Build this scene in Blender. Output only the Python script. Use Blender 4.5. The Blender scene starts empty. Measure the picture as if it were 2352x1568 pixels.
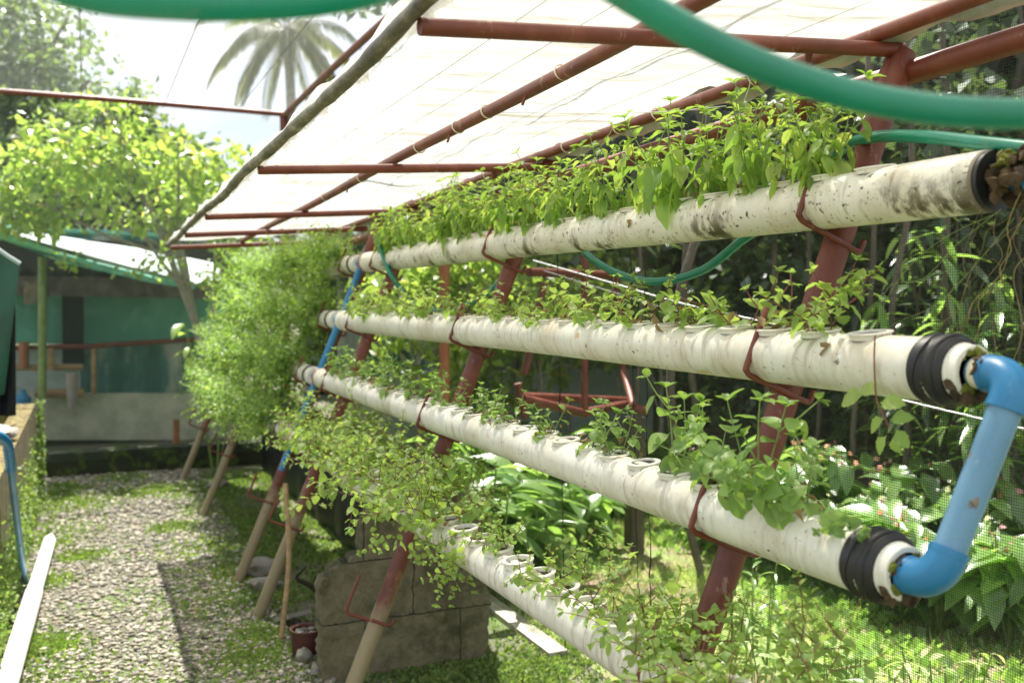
import bpy, math, random
import numpy as np
from math import radians, sin, cos, pi, atan
from mathutils import Vector, Matrix

S = bpy.context.scene
COL = S.collection
# ------------------------------------------------------------------ camera
CAMZ = 1.7
YAW = radians(23.2); PITCH = atan(97 / 2286.7)
cam = bpy.data.cameras.new('camera'); cam_o = bpy.data.objects.new('camera', cam); COL.objects.link(cam_o)
cam_o.location = (0, 0, CAMZ); cam_o.rotation_euler = (pi / 2 - PITCH, 0, -YAW)
cam.lens = 35; cam.sensor_width = 36; cam.clip_start = 0.05; cam.clip_end = 500
cam.dof.use_dof = True; cam.dof.focus_distance = 2.65; cam.dof.aperture_fstop = 3.2
S.camera = cam_o
# ------------------------------------------------------------------ world, sun, exposure
SUN_EL = radians(62); SUN_AZ = radians(8)      # azimuth measured from +Y towards +X
w = bpy.data.worlds.new('World'); S.world = w; w.use_nodes = True
nt = w.node_tree; N = nt.nodes; L = nt.links
bg = N['Background']; bg.inputs[1].default_value = 0.060
sky = N.new('ShaderNodeTexSky'); sky.sky_type = 'NISHITA'; sky.sun_disc = False
sky.sun_elevation = SUN_EL; sky.sun_rotation = SUN_AZ; sky.dust_density = 1.5
tc = N.new('ShaderNodeTexCoord'); mp = N.new('ShaderNodeMapping'); mp.inputs['Scale'].default_value = (1, 1, 2.2)
cl = N.new('ShaderNodeTexNoise'); cl.inputs['Scale'].default_value = 2.6; cl.inputs['Detail'].default_value = 7; cl.inputs['Roughness'].default_value = .55
cr = N.new('ShaderNodeValToRGB'); cr.color_ramp.elements[0].position = .34; cr.color_ramp.elements[1].position = .50
mx = N.new('ShaderNodeMix'); mx.data_type = 'RGBA'; mx.inputs['B'].default_value = (6.6, 6.75, 7.1, 1)
L.new(tc.outputs['Generated'], mp.inputs[0]); L.new(mp.outputs[0], cl.inputs[0]); L.new(cl.outputs[0], cr.inputs[0])
L.new(cr.outputs[0], mx.inputs['Factor']); L.new(sky.outputs[0], mx.inputs['A']); L.new(mx.outputs['Result'], bg.inputs[0])
sl = bpy.data.lights.new('sun', 'SUN'); sl.energy = 5.0; sl.angle = radians(.5); sl.color = (1, .965, .90)
so = bpy.data.objects.new('sun', sl); COL.objects.link(so)
sd = Vector((sin(SUN_AZ) * cos(SUN_EL), cos(SUN_AZ) * cos(SUN_EL), sin(SUN_EL)))
so.rotation_euler = sd.to_track_quat('Z', 'Y').to_euler(); so.location = (0, 0, 20)
S.view_settings.view_transform = 'Standard'; S.view_settings.look = 'None'
S.view_settings.exposure = 1.7; S.view_settings.gamma = 1
cy = S.cycles
cy.max_bounces = 8; cy.diffuse_bounces = 3; cy.glossy_bounces = 2; cy.transmission_bounces = 5; cy.transparent_max_bounces = 12
cy.use_denoising = True; cy.sample_clamp_indirect = 8; cy.caustics_reflective = False; cy.caustics_refractive = False
# ------------------------------------------------------------------ pixel -> world (units: 2352 px wide photo)
_F = Vector((sin(YAW) * cos(PITCH), cos(YAW) * cos(PITCH), -sin(PITCH))); _R = Vector((cos(YAW), -sin(YAW), 0)); _U = _R.cross(_F)
CAM = Vector((0, 0, CAMZ)); FPX = 35 / 36 * 2352
def ray(x, y): return _F + _R * ((x - 1176) / FPX) - _U * ((y - 784) / FPX)
def PX(x, y, X): d = ray(x, y); return CAM + d * (X / d.x)
def PY(x, y, Y): d = ray(x, y); return CAM + d * (Y / d.y)
def PZ(x, y, Z=0.0): d = ray(x, y); return CAM + d * ((Z - CAMZ) / d.z)
def PD(x, y, D): return CAM + ray(x, y) * D
def px_of(p):
    q = Vector(p) - CAM; z = q.dot(_F); return 1176 + FPX * q.dot(_R) / z, 784 - FPX * q.dot(_U) / z
# ------------------------------------------------------------------ node helpers
def mat(name):
    m = bpy.data.materials.new(name); m.use_nodes = True
    return m, m.node_tree.nodes, m.node_tree.links, m.node_tree.nodes['Principled BSDF']
def noise(N, L, scale, detail=4, rough=.55, vec=None, stretch=None, coord='Object'):
    t = N.new('ShaderNodeTexNoise'); t.inputs['Scale'].default_value = scale; t.inputs['Detail'].default_value = detail; t.inputs['Roughness'].default_value = rough
    if vec is None:
        c = N.new('ShaderNodeTexCoord'); vec = c.outputs[coord]
    if stretch:
        mp = N.new('ShaderNodeMapping'); mp.inputs['Scale'].default_value = stretch; L.new(vec, mp.inputs[0]); vec = mp.outputs[0]
    L.new(vec, t.inputs['Vector']); return t.outputs['Fac']
def ramp(N, L, fac, stops):
    r = N.new('ShaderNodeValToRGB'); el = r.color_ramp.elements
    while len(el) < len(stops): el.new(.5)
    for e, (p, c) in zip(el, stops):
        e.position = p; e.color = (*c, 1) if len(c) == 3 else c
    L.new(fac, r.inputs[0]); return r.outputs[0]
def g(v): return (v, v, v)
def mixc(N, L, f, a, b, mode='MIX'):
    m = N.new('ShaderNodeMix'); m.data_type = 'RGBA'; m.blend_type = mode
    for k, v in (('Factor', f), ('A', a), ('B', b)):
        if isinstance(v, (int, float)): m.inputs[k].default_value = v
        elif isinstance(v, tuple): m.inputs[k].default_value = (*v, 1)
        else: L.new(v, m.inputs[k])
    return m.outputs['Result']
def math_n(N, L, op, a, b=None):
    m = N.new('ShaderNodeMath'); m.operation = op
    for i, v in enumerate((a, b)):
        if v is None: continue
        if isinstance(v, (int, float)): m.inputs[i].default_value = v
        else: L.new(v, m.inputs[i])
    return m.outputs[0]
def bump(N, L, bs, h, dist, strength=1.0):
    b = N.new('ShaderNodeBump'); b.inputs['Distance'].default_value = dist; b.inputs['Strength'].default_value = strength
    L.new(h, b.inputs['Height']); L.new(b.outputs[0], bs.inputs['Normal'])
def sep(N, L, coord='Object'):
    c = N.new('ShaderNodeTexCoord'); s = N.new('ShaderNodeSeparateXYZ'); L.new(c.outputs[coord], s.inputs[0]); return s.outputs
# ------------------------------------------------------------------ materials
def plain(name, col, rough=.6, var=.25, scale=12, metal=0, spec=.5, bmp=0, stretch=None):
    m, N, L, b = mat(name)
    n = noise(N, L, scale, 5, .6, stretch=stretch)
    lo = tuple(c * (1 - var) for c in col); hi = tuple(min(1, c * (1 + var)) for c in col)
    L.new(ramp(N, L, n, [(.3, lo), (.7, hi)]), b.inputs['Base Color'])
    b.inputs['Roughness'].default_value = rough; b.inputs['Metallic'].default_value = metal; b.inputs['Specular IOR Level'].default_value = spec
    if bmp: bump(N, L, b, noise(N, L, scale * 3, 4, .6), bmp)
    return m
def leaf(name, cols, trans=.5, rough=.38, spec=.5, veins=0):
    """thin leaf: reflects and lets light through; colour differs leaf by leaf"""
    m, N, L, b = mat(name)
    ge = N.new('ShaderNodeNewGeometry')
    c = ramp(N, L, ge.outputs['Random Per Island'], [(i / (len(cols) - 1), k) for i, k in enumerate(cols)])
    n = noise(N, L, 6, 3, .5)
    c = mixc(N, L, .45, c, ramp(N, L, n, [(.3, g(.25)), (.7, g(.75))]), 'OVERLAY')
    c = mixc(N, L, .13, c, (.36, .38, .27))
    bump(N, L, b, noise(N, L, 140, 3, .6), .0012)
    L.new(c, b.inputs['Base Color']); b.inputs['Roughness'].default_value = rough; b.inputs['Specular IOR Level'].default_value = spec
    t = N.new('ShaderNodeBsdfTranslucent')
    tcx = mixc(N, L, 1.0, c, (1.72, 1.74, .92), 'MULTIPLY'); L.new(tcx, t.inputs['Color'])
    mxs = N.new('ShaderNodeMixShader'); mxs.inputs[0].default_value = trans
    L.new(b.outputs[0], mxs.inputs[1]); L.new(t.outputs[0], mxs.inputs[2])
    L.new(mxs.outputs[0], N['Material Output'].inputs['Surface'])
    return m
M = {}
M['basil'] = leaf('basil leaf', [(.15, .28, .05), (.22, .36, .07), (.30, .44, .10), (.18, .31, .06), (.42, .50, .14)], .58, .42)
M['mint'] = leaf('mint leaf', [(.19, .32, .08), (.27, .41, .11), (.35, .48, .14), (.22, .35, .08), (.40, .50, .16)], .55, .45)
M['basil2'] = leaf('round leaf', [(.13, .26, .05), (.20, .34, .08), (.27, .41, .11), (.16, .29, .06)], .48, .38)
M['oregano'] = leaf('oregano leaf', [(.09, .19, .025), (.15, .28, .04), (.22, .36, .06), (.32, .44, .09)], .45, .5)
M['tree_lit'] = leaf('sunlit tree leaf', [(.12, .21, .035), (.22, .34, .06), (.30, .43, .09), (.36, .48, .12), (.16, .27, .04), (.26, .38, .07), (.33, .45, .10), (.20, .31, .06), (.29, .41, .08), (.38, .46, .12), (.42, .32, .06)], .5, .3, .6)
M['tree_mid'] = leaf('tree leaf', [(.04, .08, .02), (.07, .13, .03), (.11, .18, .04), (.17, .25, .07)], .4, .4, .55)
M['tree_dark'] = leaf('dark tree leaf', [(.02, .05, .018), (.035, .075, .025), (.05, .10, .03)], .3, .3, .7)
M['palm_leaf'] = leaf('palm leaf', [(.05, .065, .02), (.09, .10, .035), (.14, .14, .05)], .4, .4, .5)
M['broad'] = leaf('broad leaf', [(.10, .21, .05), (.17, .31, .07), (.26, .42, .11)], .5, .25, .9)
M['grass'] = leaf('grass blade', [(.18, .28, .07), (.28, .38, .12), (.42, .50, .20), (.50, .50, .30)], .45, .5)
M['moss'] = leaf('moss sprig', [(.06, .13, .02), (.11, .20, .03), (.17, .27, .05), (.22, .27, .06)], .35, .6)
M['dry'] = leaf('dry leaf', [(.16, .09, .04), (.24, .15, .06), (.1, .06, .03)], .3, .7)
M['petal'] = leaf('pink petal', [(.55, .18, .25), (.65, .3, .35), (.5, .15, .1)], .4, .5)
M['white_petal'] = leaf('white petal', [(.75, .72, .68), (.8, .78, .75)], .3, .5)
M['stem_green'] = plain('green stem', (.20, .28, .08), .5)
M['stem_red'] = plain('reddish stem', (.20, .07, .05), .5)
M['bark'] = plain('bark', (.12, .10, .075), .9, .4, 9, bmp=.01, stretch=(1, 1, .25))
M['bark_pale'] = plain('pale bark', (.34, .31, .26), .85, .3, 9, bmp=.006)
M['palm_bark'] = plain('palm bark', (.25, .23, .21), .9, .3, 5)

def pvc(name, dirt, black):
    m, N, L, b = mat(name)
    base = ramp(N, L, noise(N, L, 3, 4, stretch=(1, 3, 1)), [(.3, (.68, .66, .57)), (.7, (.77, .755, .67))])
    # scratches and scum running round the pipe
    rings = noise(N, L, 9, 6, .65, stretch=(1.2, 6, 1.2))
    mask = noise(N, L, 2.2, 3, .6)
    f = math_n(N, L, 'MULTIPLY', ramp(N, L, rings, [(.60 - dirt, g(0)), (.74 - dirt, g(1))]), ramp(N, L, mask, [(.42 - dirt, g(0)), (.62, g(1))]))
    base = mixc(N, L, math_n(N, L, 'MULTIPLY', ramp(N, L, noise(N, L, 3.5, 6, .7, stretch=(1, 1.5, 1)), [(.48, g(0)), (.68, g(1))]), .55 if dirt > 0 else .15), base, (.46, .37, .22))
    c = mixc(N, L, math_n(N, L, 'MULTIPLY', f, .8), base, (.24, .17, .09))
    sp = noise(N, L, 75, 3, .55, stretch=(1, .8, 1)); spm = noise(N, L, 5, 3, .6)
    f2 = math_n(N, L, 'MULTIPLY', ramp(N, L, sp, [(.66 - black * .4, g(0)), (.72 - black * .4, g(1))]), ramp(N, L, spm, [(.50 - black, g(0)), (.62 - black, g(1))]))
    c = mixc(N, L, f2, c, (.06, .045, .025))
    og = ramp(N, L, noise(N, L, 16, 4, .5, stretch=(1, .5, 1)), [(.70, g(0)), (.73, g(1))])
    c = mixc(N, L, math_n(N, L, 'MULTIPLY', og, .7), c, (.62, .36, .10))
    if black > .05:
        bl = math_n(N, L, 'MULTIPLY', ramp(N, L, noise(N, L, 6, 8, .74, stretch=(1, 1.7, 1)), [(.50, g(0)), (.57, g(1))]), ramp(N, L, noise(N, L, 2.3, 3), [(.40, g(0)), (.52, g(1))]))
        sx = sep(N, L); mr = N.new('ShaderNodeMapRange'); mr.inputs['From Min'].default_value = 1.93; mr.inputs['From Max'].default_value = 1.87
        mr.inputs['To Min'].default_value = .3; mr.inputs['To Max'].default_value = 1.0; L.new(sx['Z'], mr.inputs[0])
        c = mixc(N, L, math_n(N, L, 'MULTIPLY', bl, mr.outputs[0]), c, (.07, .06, .025))
    L.new(c, b.inputs['Base Color']); b.inputs['Roughness'].default_value = .38
    bump(N, L, b, noise(N, L, 60, 4, .6, stretch=(1, 3, 1)), .0006)
    return m
M['pvc'] = pvc('white pvc with scuffs', .085, .049)
M['pvc_black'] = pvc('white pvc with black algae', .05, .10)
M['pvc_grubby'] = pvc('grubby white pvc', .13, .045)
M['pvc_clean'] = pvc('white pvc fittings', -.03, 0)
def redpaint(name, worn):
    m, N, L, b = mat(name)
    c = ramp(N, L, noise(N, L, 7, 5, .6), [(.3, (.10, .022, .012)), (.55, (.17, .040, .022)), (.8, (.25, .09, .055))])
    sc = ramp(N, L, noise(N, L, 26, 7, .75, stretch=(1, 1, .3)), [(.60, g(0)), (.66, g(1))])
    c = mixc(N, L, math_n(N, L, 'MULTIPLY', sc, .5), c, (.42, .30, .22))
    if worn:      # paint has gone from the lower legs
        sx = sep(N, L); n = noise(N, L, 6, 5, .65)
        s = math_n(N, L, 'ADD', sx['Z'], math_n(N, L, 'MULTIPLY', n, -.9))
        f = ramp(N, L, s, [(.0, g(1)), (.22, g(0))])
        c = mixc(N, L, f, c, (.27, .22, .13))
    L.new(c, b.inputs['Base Color']); b.inputs['Roughness'].default_value = .48
    bump(N, L, b, noise(N, L, 50, 5, .65), .0009)
    return m
M['red'] = redpaint('red oxide paint', False); M['red_worn'] = redpaint('red oxide paint worn below', True)
M['rust_orange'] = plain('orange brown paint', (.30, .11, .045), .5)
M['blue'] = plain('blue pvc', (.015, .17, .37), .3, .12, 6)
M['blue_pale'] = plain('sun faded blue pvc', (.11, .25, .39), .35, .15, 3, stretch=(1, 1, .4))
def bluemat(name, a, b_, glue):
    m, N, L, b = mat(name)
    c = ramp(N, L, noise(N, L, 5, 3, stretch=(1, 1, .5)), [(.3, a), (.7, b_)])
    c = mixc(N, L, ramp(N, L, noise(N, L, 34, 7, .8, stretch=(1, 1, .3)), [(.60, g(0)), (.66, g(.6))]), c, glue)
    c = mixc(N, L, ramp(N, L, noise(N, L, 14, 6, .7), [(.62, g(0)), (.67, g(.8))]), c, (.20, .17, .12))
    L.new(c, b.inputs['Base Color']); L.new(ramp(N, L, noise(N, L, 12, 5, .6), [(.3, g(.2)), (.7, g(.5))]), b.inputs['Roughness']); return m
M['blue'] = bluemat('blue pvc', (.012, .14, .31), (.02, .19, .40), (.12, .30, .46))
M['blue_pale'] = bluemat('sun faded blue pvc', (.085, .21, .34), (.14, .29, .43), (.34, .42, .46))
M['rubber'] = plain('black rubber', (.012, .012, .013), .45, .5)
M['gunk'] = plain('root matter', (.07, .045, .022), .95, .7, 40, bmp=.006)
M['moss_solid'] = plain('moss', (.16, .18, .02), .95, .5, 60, bmp=.006)
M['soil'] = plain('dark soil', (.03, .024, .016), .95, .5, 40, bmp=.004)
def hosemat():
    m, N, L, b = mat('green garden hose')
    c = ramp(N, L, noise(N, L, 14, 2), [(.3, (.0, .20, .13)), (.7, (.003, .25, .165))])
    L.new(c, b.inputs['Base Color']); b.inputs['Roughness'].default_value = .24; b.inputs['Coat Weight'].default_value = .5
    b.inputs['Subsurface Weight'].default_value = .0
    u = N.new('ShaderNodeUVMap'); wv = N.new('ShaderNodeTexChecker'); mp = N.new('ShaderNodeMapping'); mp.inputs['Scale'].default_value = (10, 330, 1)
    L.new(u.outputs[0], mp.inputs[0]); L.new(mp.outputs[0], wv.inputs[0]); wv.inputs['Scale'].default_value = 1
    c2 = mixc(N, L, math_n(N, L, 'MULTIPLY', wv.outputs['Fac'], .12), c, (.10, .45, .36)); c2 = mixc(N, L, ramp(N, L, noise(N, L, 22, 7, .75), [(.58, g(0)), (.70, g(.55))]), c2, (.16, .22, .14)); L.new(c2, b.inputs['Base Color'])
    t = N.new('ShaderNodeBsdfTranslucent'); t.inputs[0].default_value = (.02, .55, .38, 1)
    ms = N.new('ShaderNodeMixShader'); ms.inputs[0].default_value = .25; L.new(b.outputs[0], ms.inputs[1]); L.new(t.outputs[0], ms.inputs[2]); L.new(ms.outputs[0], N['Material Output'].inputs[0])
    return m
M['hose'] = hosemat()
def sheetmat():
    m, N, L, b = mat('translucent roof plastic')
    st = noise(N, L, 3, 7, .65, stretch=(.8, 6, 1)); st2 = noise(N, L, 5, 4, .5, stretch=(.35, 4, 1))
    c = ramp(N, L, st, [(.34, (.33, .31, .25)), (.46, (.50, .49, .445)), (.60, (.60, .60, .57))])
    f = math_n(N, L, 'MULTIPLY', ramp(N, L, st2, [(.66, g(0)), (.72, g(1))]), .55)
    c = mixc(N, L, f, c, (.72, .50, .30))
    L.new(c, b.inputs['Base Color']); b.inputs['Roughness'].default_value = .5
    bump(N, L, b, noise(N, L, 90, 4, .7, stretch=(1, 1, 1)), .003)
    t = N.new('ShaderNodeBsdfTranslucent'); L.new(c, t.inputs[0]); tr = N.new('ShaderNodeBsdfTransparent'); tr.inputs[0].default_value = (.84, .82, .77, 1)
    m1 = N.new('ShaderNodeMixShader'); m1.inputs[0].default_value = .62; L.new(b.outputs[0], m1.inputs[1]); L.new(t.outputs[0], m1.inputs[2])
    m2 = N.new('ShaderNodeMixShader'); m2.inputs[0].default_value = .30; L.new(m1.outputs[0], m2.inputs[1]); L.new(tr.outputs[0], m2.inputs[2])
    L.new(m2.outputs[0], N['Material Output'].inputs[0]); return m
M['sheet'] = sheetmat()
def netmat(name, col, cell, cover, trans=.0):
    """woven insect net: threads are opaque, the holes are open"""
    m, N, L, b = mat(name)
    u = N.new('ShaderNodeUVMap'); s = N.new('ShaderNodeSeparateXYZ'); L.new(u.outputs[0], s.inputs[0])
    outs = []
    for k in ('X', 'Y'):
        fr = math_n(N, L, 'FRACT', math_n(N, L, 'MULTIPLY', s.outputs[k], 1 / cell))
        outs.append(math_n(N, L, 'LESS_THAN', fr, cover))
    a = math_n(N, L, 'MAXIMUM', outs[0], outs[1])
    L.new(ramp(N, L, noise(N, L, 1.2, 3), [(.3, tuple(c * .7 for c in col)), (.7, col)]), b.inputs['Base Color'])
    b.inputs['Roughness'].default_value = .45
    src = b.outputs[0]
    if trans:
        t = N.new('ShaderNodeBsdfTranslucent'); t.inputs[0].default_value = (*col, 1); mt = N.new('ShaderNodeMixShader'); mt.inputs[0].default_value = trans
        L.new(src, mt.inputs[1]); L.new(t.outputs[0], mt.inputs[2]); src = mt.outputs[0]
    tr = N.new('ShaderNodeBsdfTransparent'); ms = N.new('ShaderNodeMixShader')
    L.new(a, ms.inputs[0]); L.new(tr.outputs[0], ms.inputs[1]); L.new(src, ms.inputs[2]); L.new(ms.outputs[0], N['Material Output'].inputs[0])
    return m
M['net_dark'] = netmat('dark green insect net', (.04, .048, .038), .0068, .15)
M['net_roof'] = netmat('backlit roof net', (.50, .54, .52), .004, .06, .4)  # threads coloured pale to carry the hazy veil of backlit netting
M['net_far'] = netmat('grey green net', (.12, .15, .13), .006, .11, .2)
M['net_green'] = netmat('green shade net', (.22, .62, .48), .03, .45, .5)
def concrete(name, col, dark, scale=5, moss=0.0):
    m, N, L, b = mat(name)
    c = ramp(N, L, noise(N, L, scale, 8, .65), [(.25, dark), (.7, col)])
    c = mixc(N, L, .35, c, ramp(N, L, noise(N, L, 90, 4, .7), [(.35, g(.15)), (.65, g(.8))]), 'OVERLAY')
    if moss: c = mixc(N, L, ramp(N, L, noise(N, L, 4, 6, .7), [(.62 - moss, g(0)), (.75 - moss, g(1))]), c, (.09, .14, .02))
    L.new(c, b.inputs['Base Color']); b.inputs['Roughness'].default_value = .9
    bump(N, L, b, noise(N, L, 70, 6, .7), .006); return m
M['concrete'] = concrete('weathered concrete', (.62, .62, .50), (.28, .30, .22), 4)
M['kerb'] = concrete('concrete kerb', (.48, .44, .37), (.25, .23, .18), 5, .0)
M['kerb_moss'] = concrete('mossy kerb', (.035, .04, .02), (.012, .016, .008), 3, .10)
def blockmat():
    m, N, L, b = mat('grey hollow block')
    s = sep(N, L); cmb = N.new('ShaderNodeCombineXYZ'); wob = noise(N, L, 9, 5, .7); L.new(math_n(N, L, 'ADD', s['X'], math_n(N, L, 'MULTIPLY', wob, .035)), cmb.inputs[0]); L.new(math_n(N, L, 'ADD', s['Z'], math_n(N, L, 'MULTIPLY', noise(N, L, 6, 6, .75), .03)), cmb.inputs[1])
    br = N.new('ShaderNodeTexBrick'); L.new(cmb.outputs[0], br.inputs[0])
    br.inputs['Scale'].default_value = 1; br.inputs['Brick Width'].default_value = .46; br.inputs['Row Height'].default_value = .27
    br.inputs['Mortar Size'].default_value = .0032; br.inputs['Mortar Smooth'].default_value = .3
    br.inputs['Color1'].default_value = (.33, .29, .17, 1); br.inputs['Color2'].default_value = (.27, .24, .15, 1); br.inputs['Mortar'].default_value = (.05, .045, .03, 1)
    c = mixc(N, L, .75, br.outputs['Color'], ramp(N, L, noise(N, L, 12, 10, .82), [(.3, g(.12)), (.7, g(.85))]), 'OVERLAY')
    c = mixc(N, L, ramp(N, L, noise(N, L, 3.5, 5, .7), [(.5, g(0)), (.66, g(.75))]), c, (.06, .07, .02))
    L.new(c, b.inputs['Base Color']); b.inputs['Roughness'].default_value = .95
    h = math_n(N, L, 'ADD', math_n(N, L, 'MULTIPLY', br.outputs['Fac'], -1.5), math_n(N, L, 'MULTIPLY', noise(N, L, 45, 8, .8), 2.2)); bump(N, L, b, h, .02); return m
M['block'] = blockmat()
def tankmat():
    m, N, L, b = mat('mossy rendered tank wall')
    v = noise(N, L, 4, 6, .6, stretch=(5, 5, .3)); n = noise(N, L, 6, 6, .7)
    c = ramp(N, L, v, [(.40, (.03, .022, .01)), (.49, (.12, .075, .025)), (.56, (.21, .18, .045)), (.64, (.09, .12, .025))])
    s = sep(N, L); z = math_n(N, L, 'ADD', s['Z'], math_n(N, L, 'MULTIPLY', n, -.7))
    c = mixc(N, L, ramp(N, L, z, [(.0, g(1)), (.25, g(0))]), c, (.14, .22, .035))
    L.new(c, b.inputs['Base Color']); b.inputs['Roughness'].default_value = .95; bump(N, L, b, n, .02); return m
M['tank'] = tankmat()
def groundmat():
    m, N, L, b = mat('earth with moss and gravel')
    n1 = noise(N, L, 1.3, 6, .65); n2 = noise(N, L, 45, 5, .7)
    dirt = ramp(N, L, n2, [(.3, (.06, .05, .035)), (.55, (.20, .175, .13)), (.8, (.38, .35, .29))])
    c = mixc(N, L, ramp(N, L, n1, [(.46, g(0)), (.60, g(1))]), dirt, (.10, .16, .03))
    L.new(c, b.inputs['Base Color']); b.inputs['Roughness'].default_value = .95; bump(N, L, b, n2, .02); return m
M['ground'] = groundmat()
def lawnmat():
    m, N, L, b = mat('lawn with bare earth')
    c = mixc(N, L, ramp(N, L, noise(N, L, 1.1, 5, .65), [(.46, g(0)), (.56, g(1))]), (.26, .19, .13), (.24, .32, .10))
    c = mixc(N, L, .5, c, ramp(N, L, noise(N, L, 30, 5, .7), [(.3, g(.2)), (.7, g(.8))]), 'OVERLAY')
    L.new(c, b.inputs['Base Color']); b.inputs['Roughness'].default_value = .95; bump(N, L, b, noise(N, L, 50, 4), .02); return m
M['lawn'] = lawnmat()
M['stone'] = None
def stonemat():
    m, N, L, b = mat('gravel stones')
    ge = N.new('ShaderNodeNewGeometry')
    c = ramp(N, L, ge.outputs['Random Per Island'], [(0, (.09, .08, .063)), (.3, (.26, .235, .18)), (.55, (.40, .36, .28)), (.75, (.17, .165, .15)), (.9, (.46, .42, .34)), (1, (.25, .18, .12))])
    c = mixc(N, L, .4, c, ramp(N, L, noise(N, L, 60, 4), [(.3, g(.2)), (.7, g(.75))]), 'OVERLAY')
    L.new(c, b.inputs['Base Color']); b.inputs['Roughness'].default_value = .85; return m
M['stone'] = stonemat()
M['clay'] = plain('red clay', (.09, .03, .022), .7, .2)
M['tile'] = plain('grey tile', (.30, .27, .24), .8, .25)
M['wood'] = plain('weathered timber', (.36, .24, .12), .8, .35, 8, stretch=(.3, 3, 3))
M['wood_grey'] = plain('grey timber', (.20, .17, .13), .9, .4, 8)
M['white_over'] = plain('white pvc pipe', (.84, .84, .82), .35, .03)
M['tarp_green'] = plain('dark green tarpaulin', (.008, .075, .04), .42, .3, 4)
M['tarp_hem'] = plain('green hem', (.18, .55, .42), .6, .2)
M['tarp_white'] = plain('pale tarpaulin', (.40, .48, .45), .5, .12, 3)
def tealmat():
    m, N, L, b = mat('peeling teal tarpaulin')
    c = ramp(N, L, noise(N, L, 2.2, 4, .55, stretch=(1.6, 1, .45)), [(.40, (.02, .10, .085)), (.50, (.04, .16, .14)), (.56, (.22, .28, .24)), (.68, (.38, .42, .36))])
    L.new(c, b.inputs['Base Color']); b.inputs['Roughness'].default_value = .6; return m
M['teal'] = tealmat()
M['teal_light'] = plain('pale blue wall', (.42, .50, .49), .7, .15)
M['black'] = plain('black cloth', (.006, .008, .012), .8, .3)
M['brown_sheet'] = plain('rusty roof sheet', (.13, .11, .095), .8, .4, 6)
M['white_cord'] = plain('white cord', (.8, .8, .78), .6, .05)
M['tie'] = plain('cable tie', (.70, .64, .48), .5, .05)
def polemat():
    m, N, L, b = mat('pole wrapped in dirty plastic')
    c = ramp(N, L, noise(N, L, 14, 7, .7, stretch=(1.5, .5, 1.5)), [(.35, (.04, .032, .016)), (.50, (.14, .115, .065)), (.60, (.30, .27, .19)), (.72, (.60, .59, .52))])
    L.new(c, b.inputs['Base Color']); b.inputs['Roughness'].default_value = .4; bump(N, L, b, noise(N, L, 40, 6, .7, stretch=(1, .4, 1)), .006); return m
M['pole'] = polemat()
M['band'] = plain('pale teal tape', (.30, .48, .46), .5, .1)
M['lip'] = plain('crumpled grey plastic film', (.58, .62, .63), .35, .35, 6, bmp=.01, stretch=(3, .6, 1))
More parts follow.
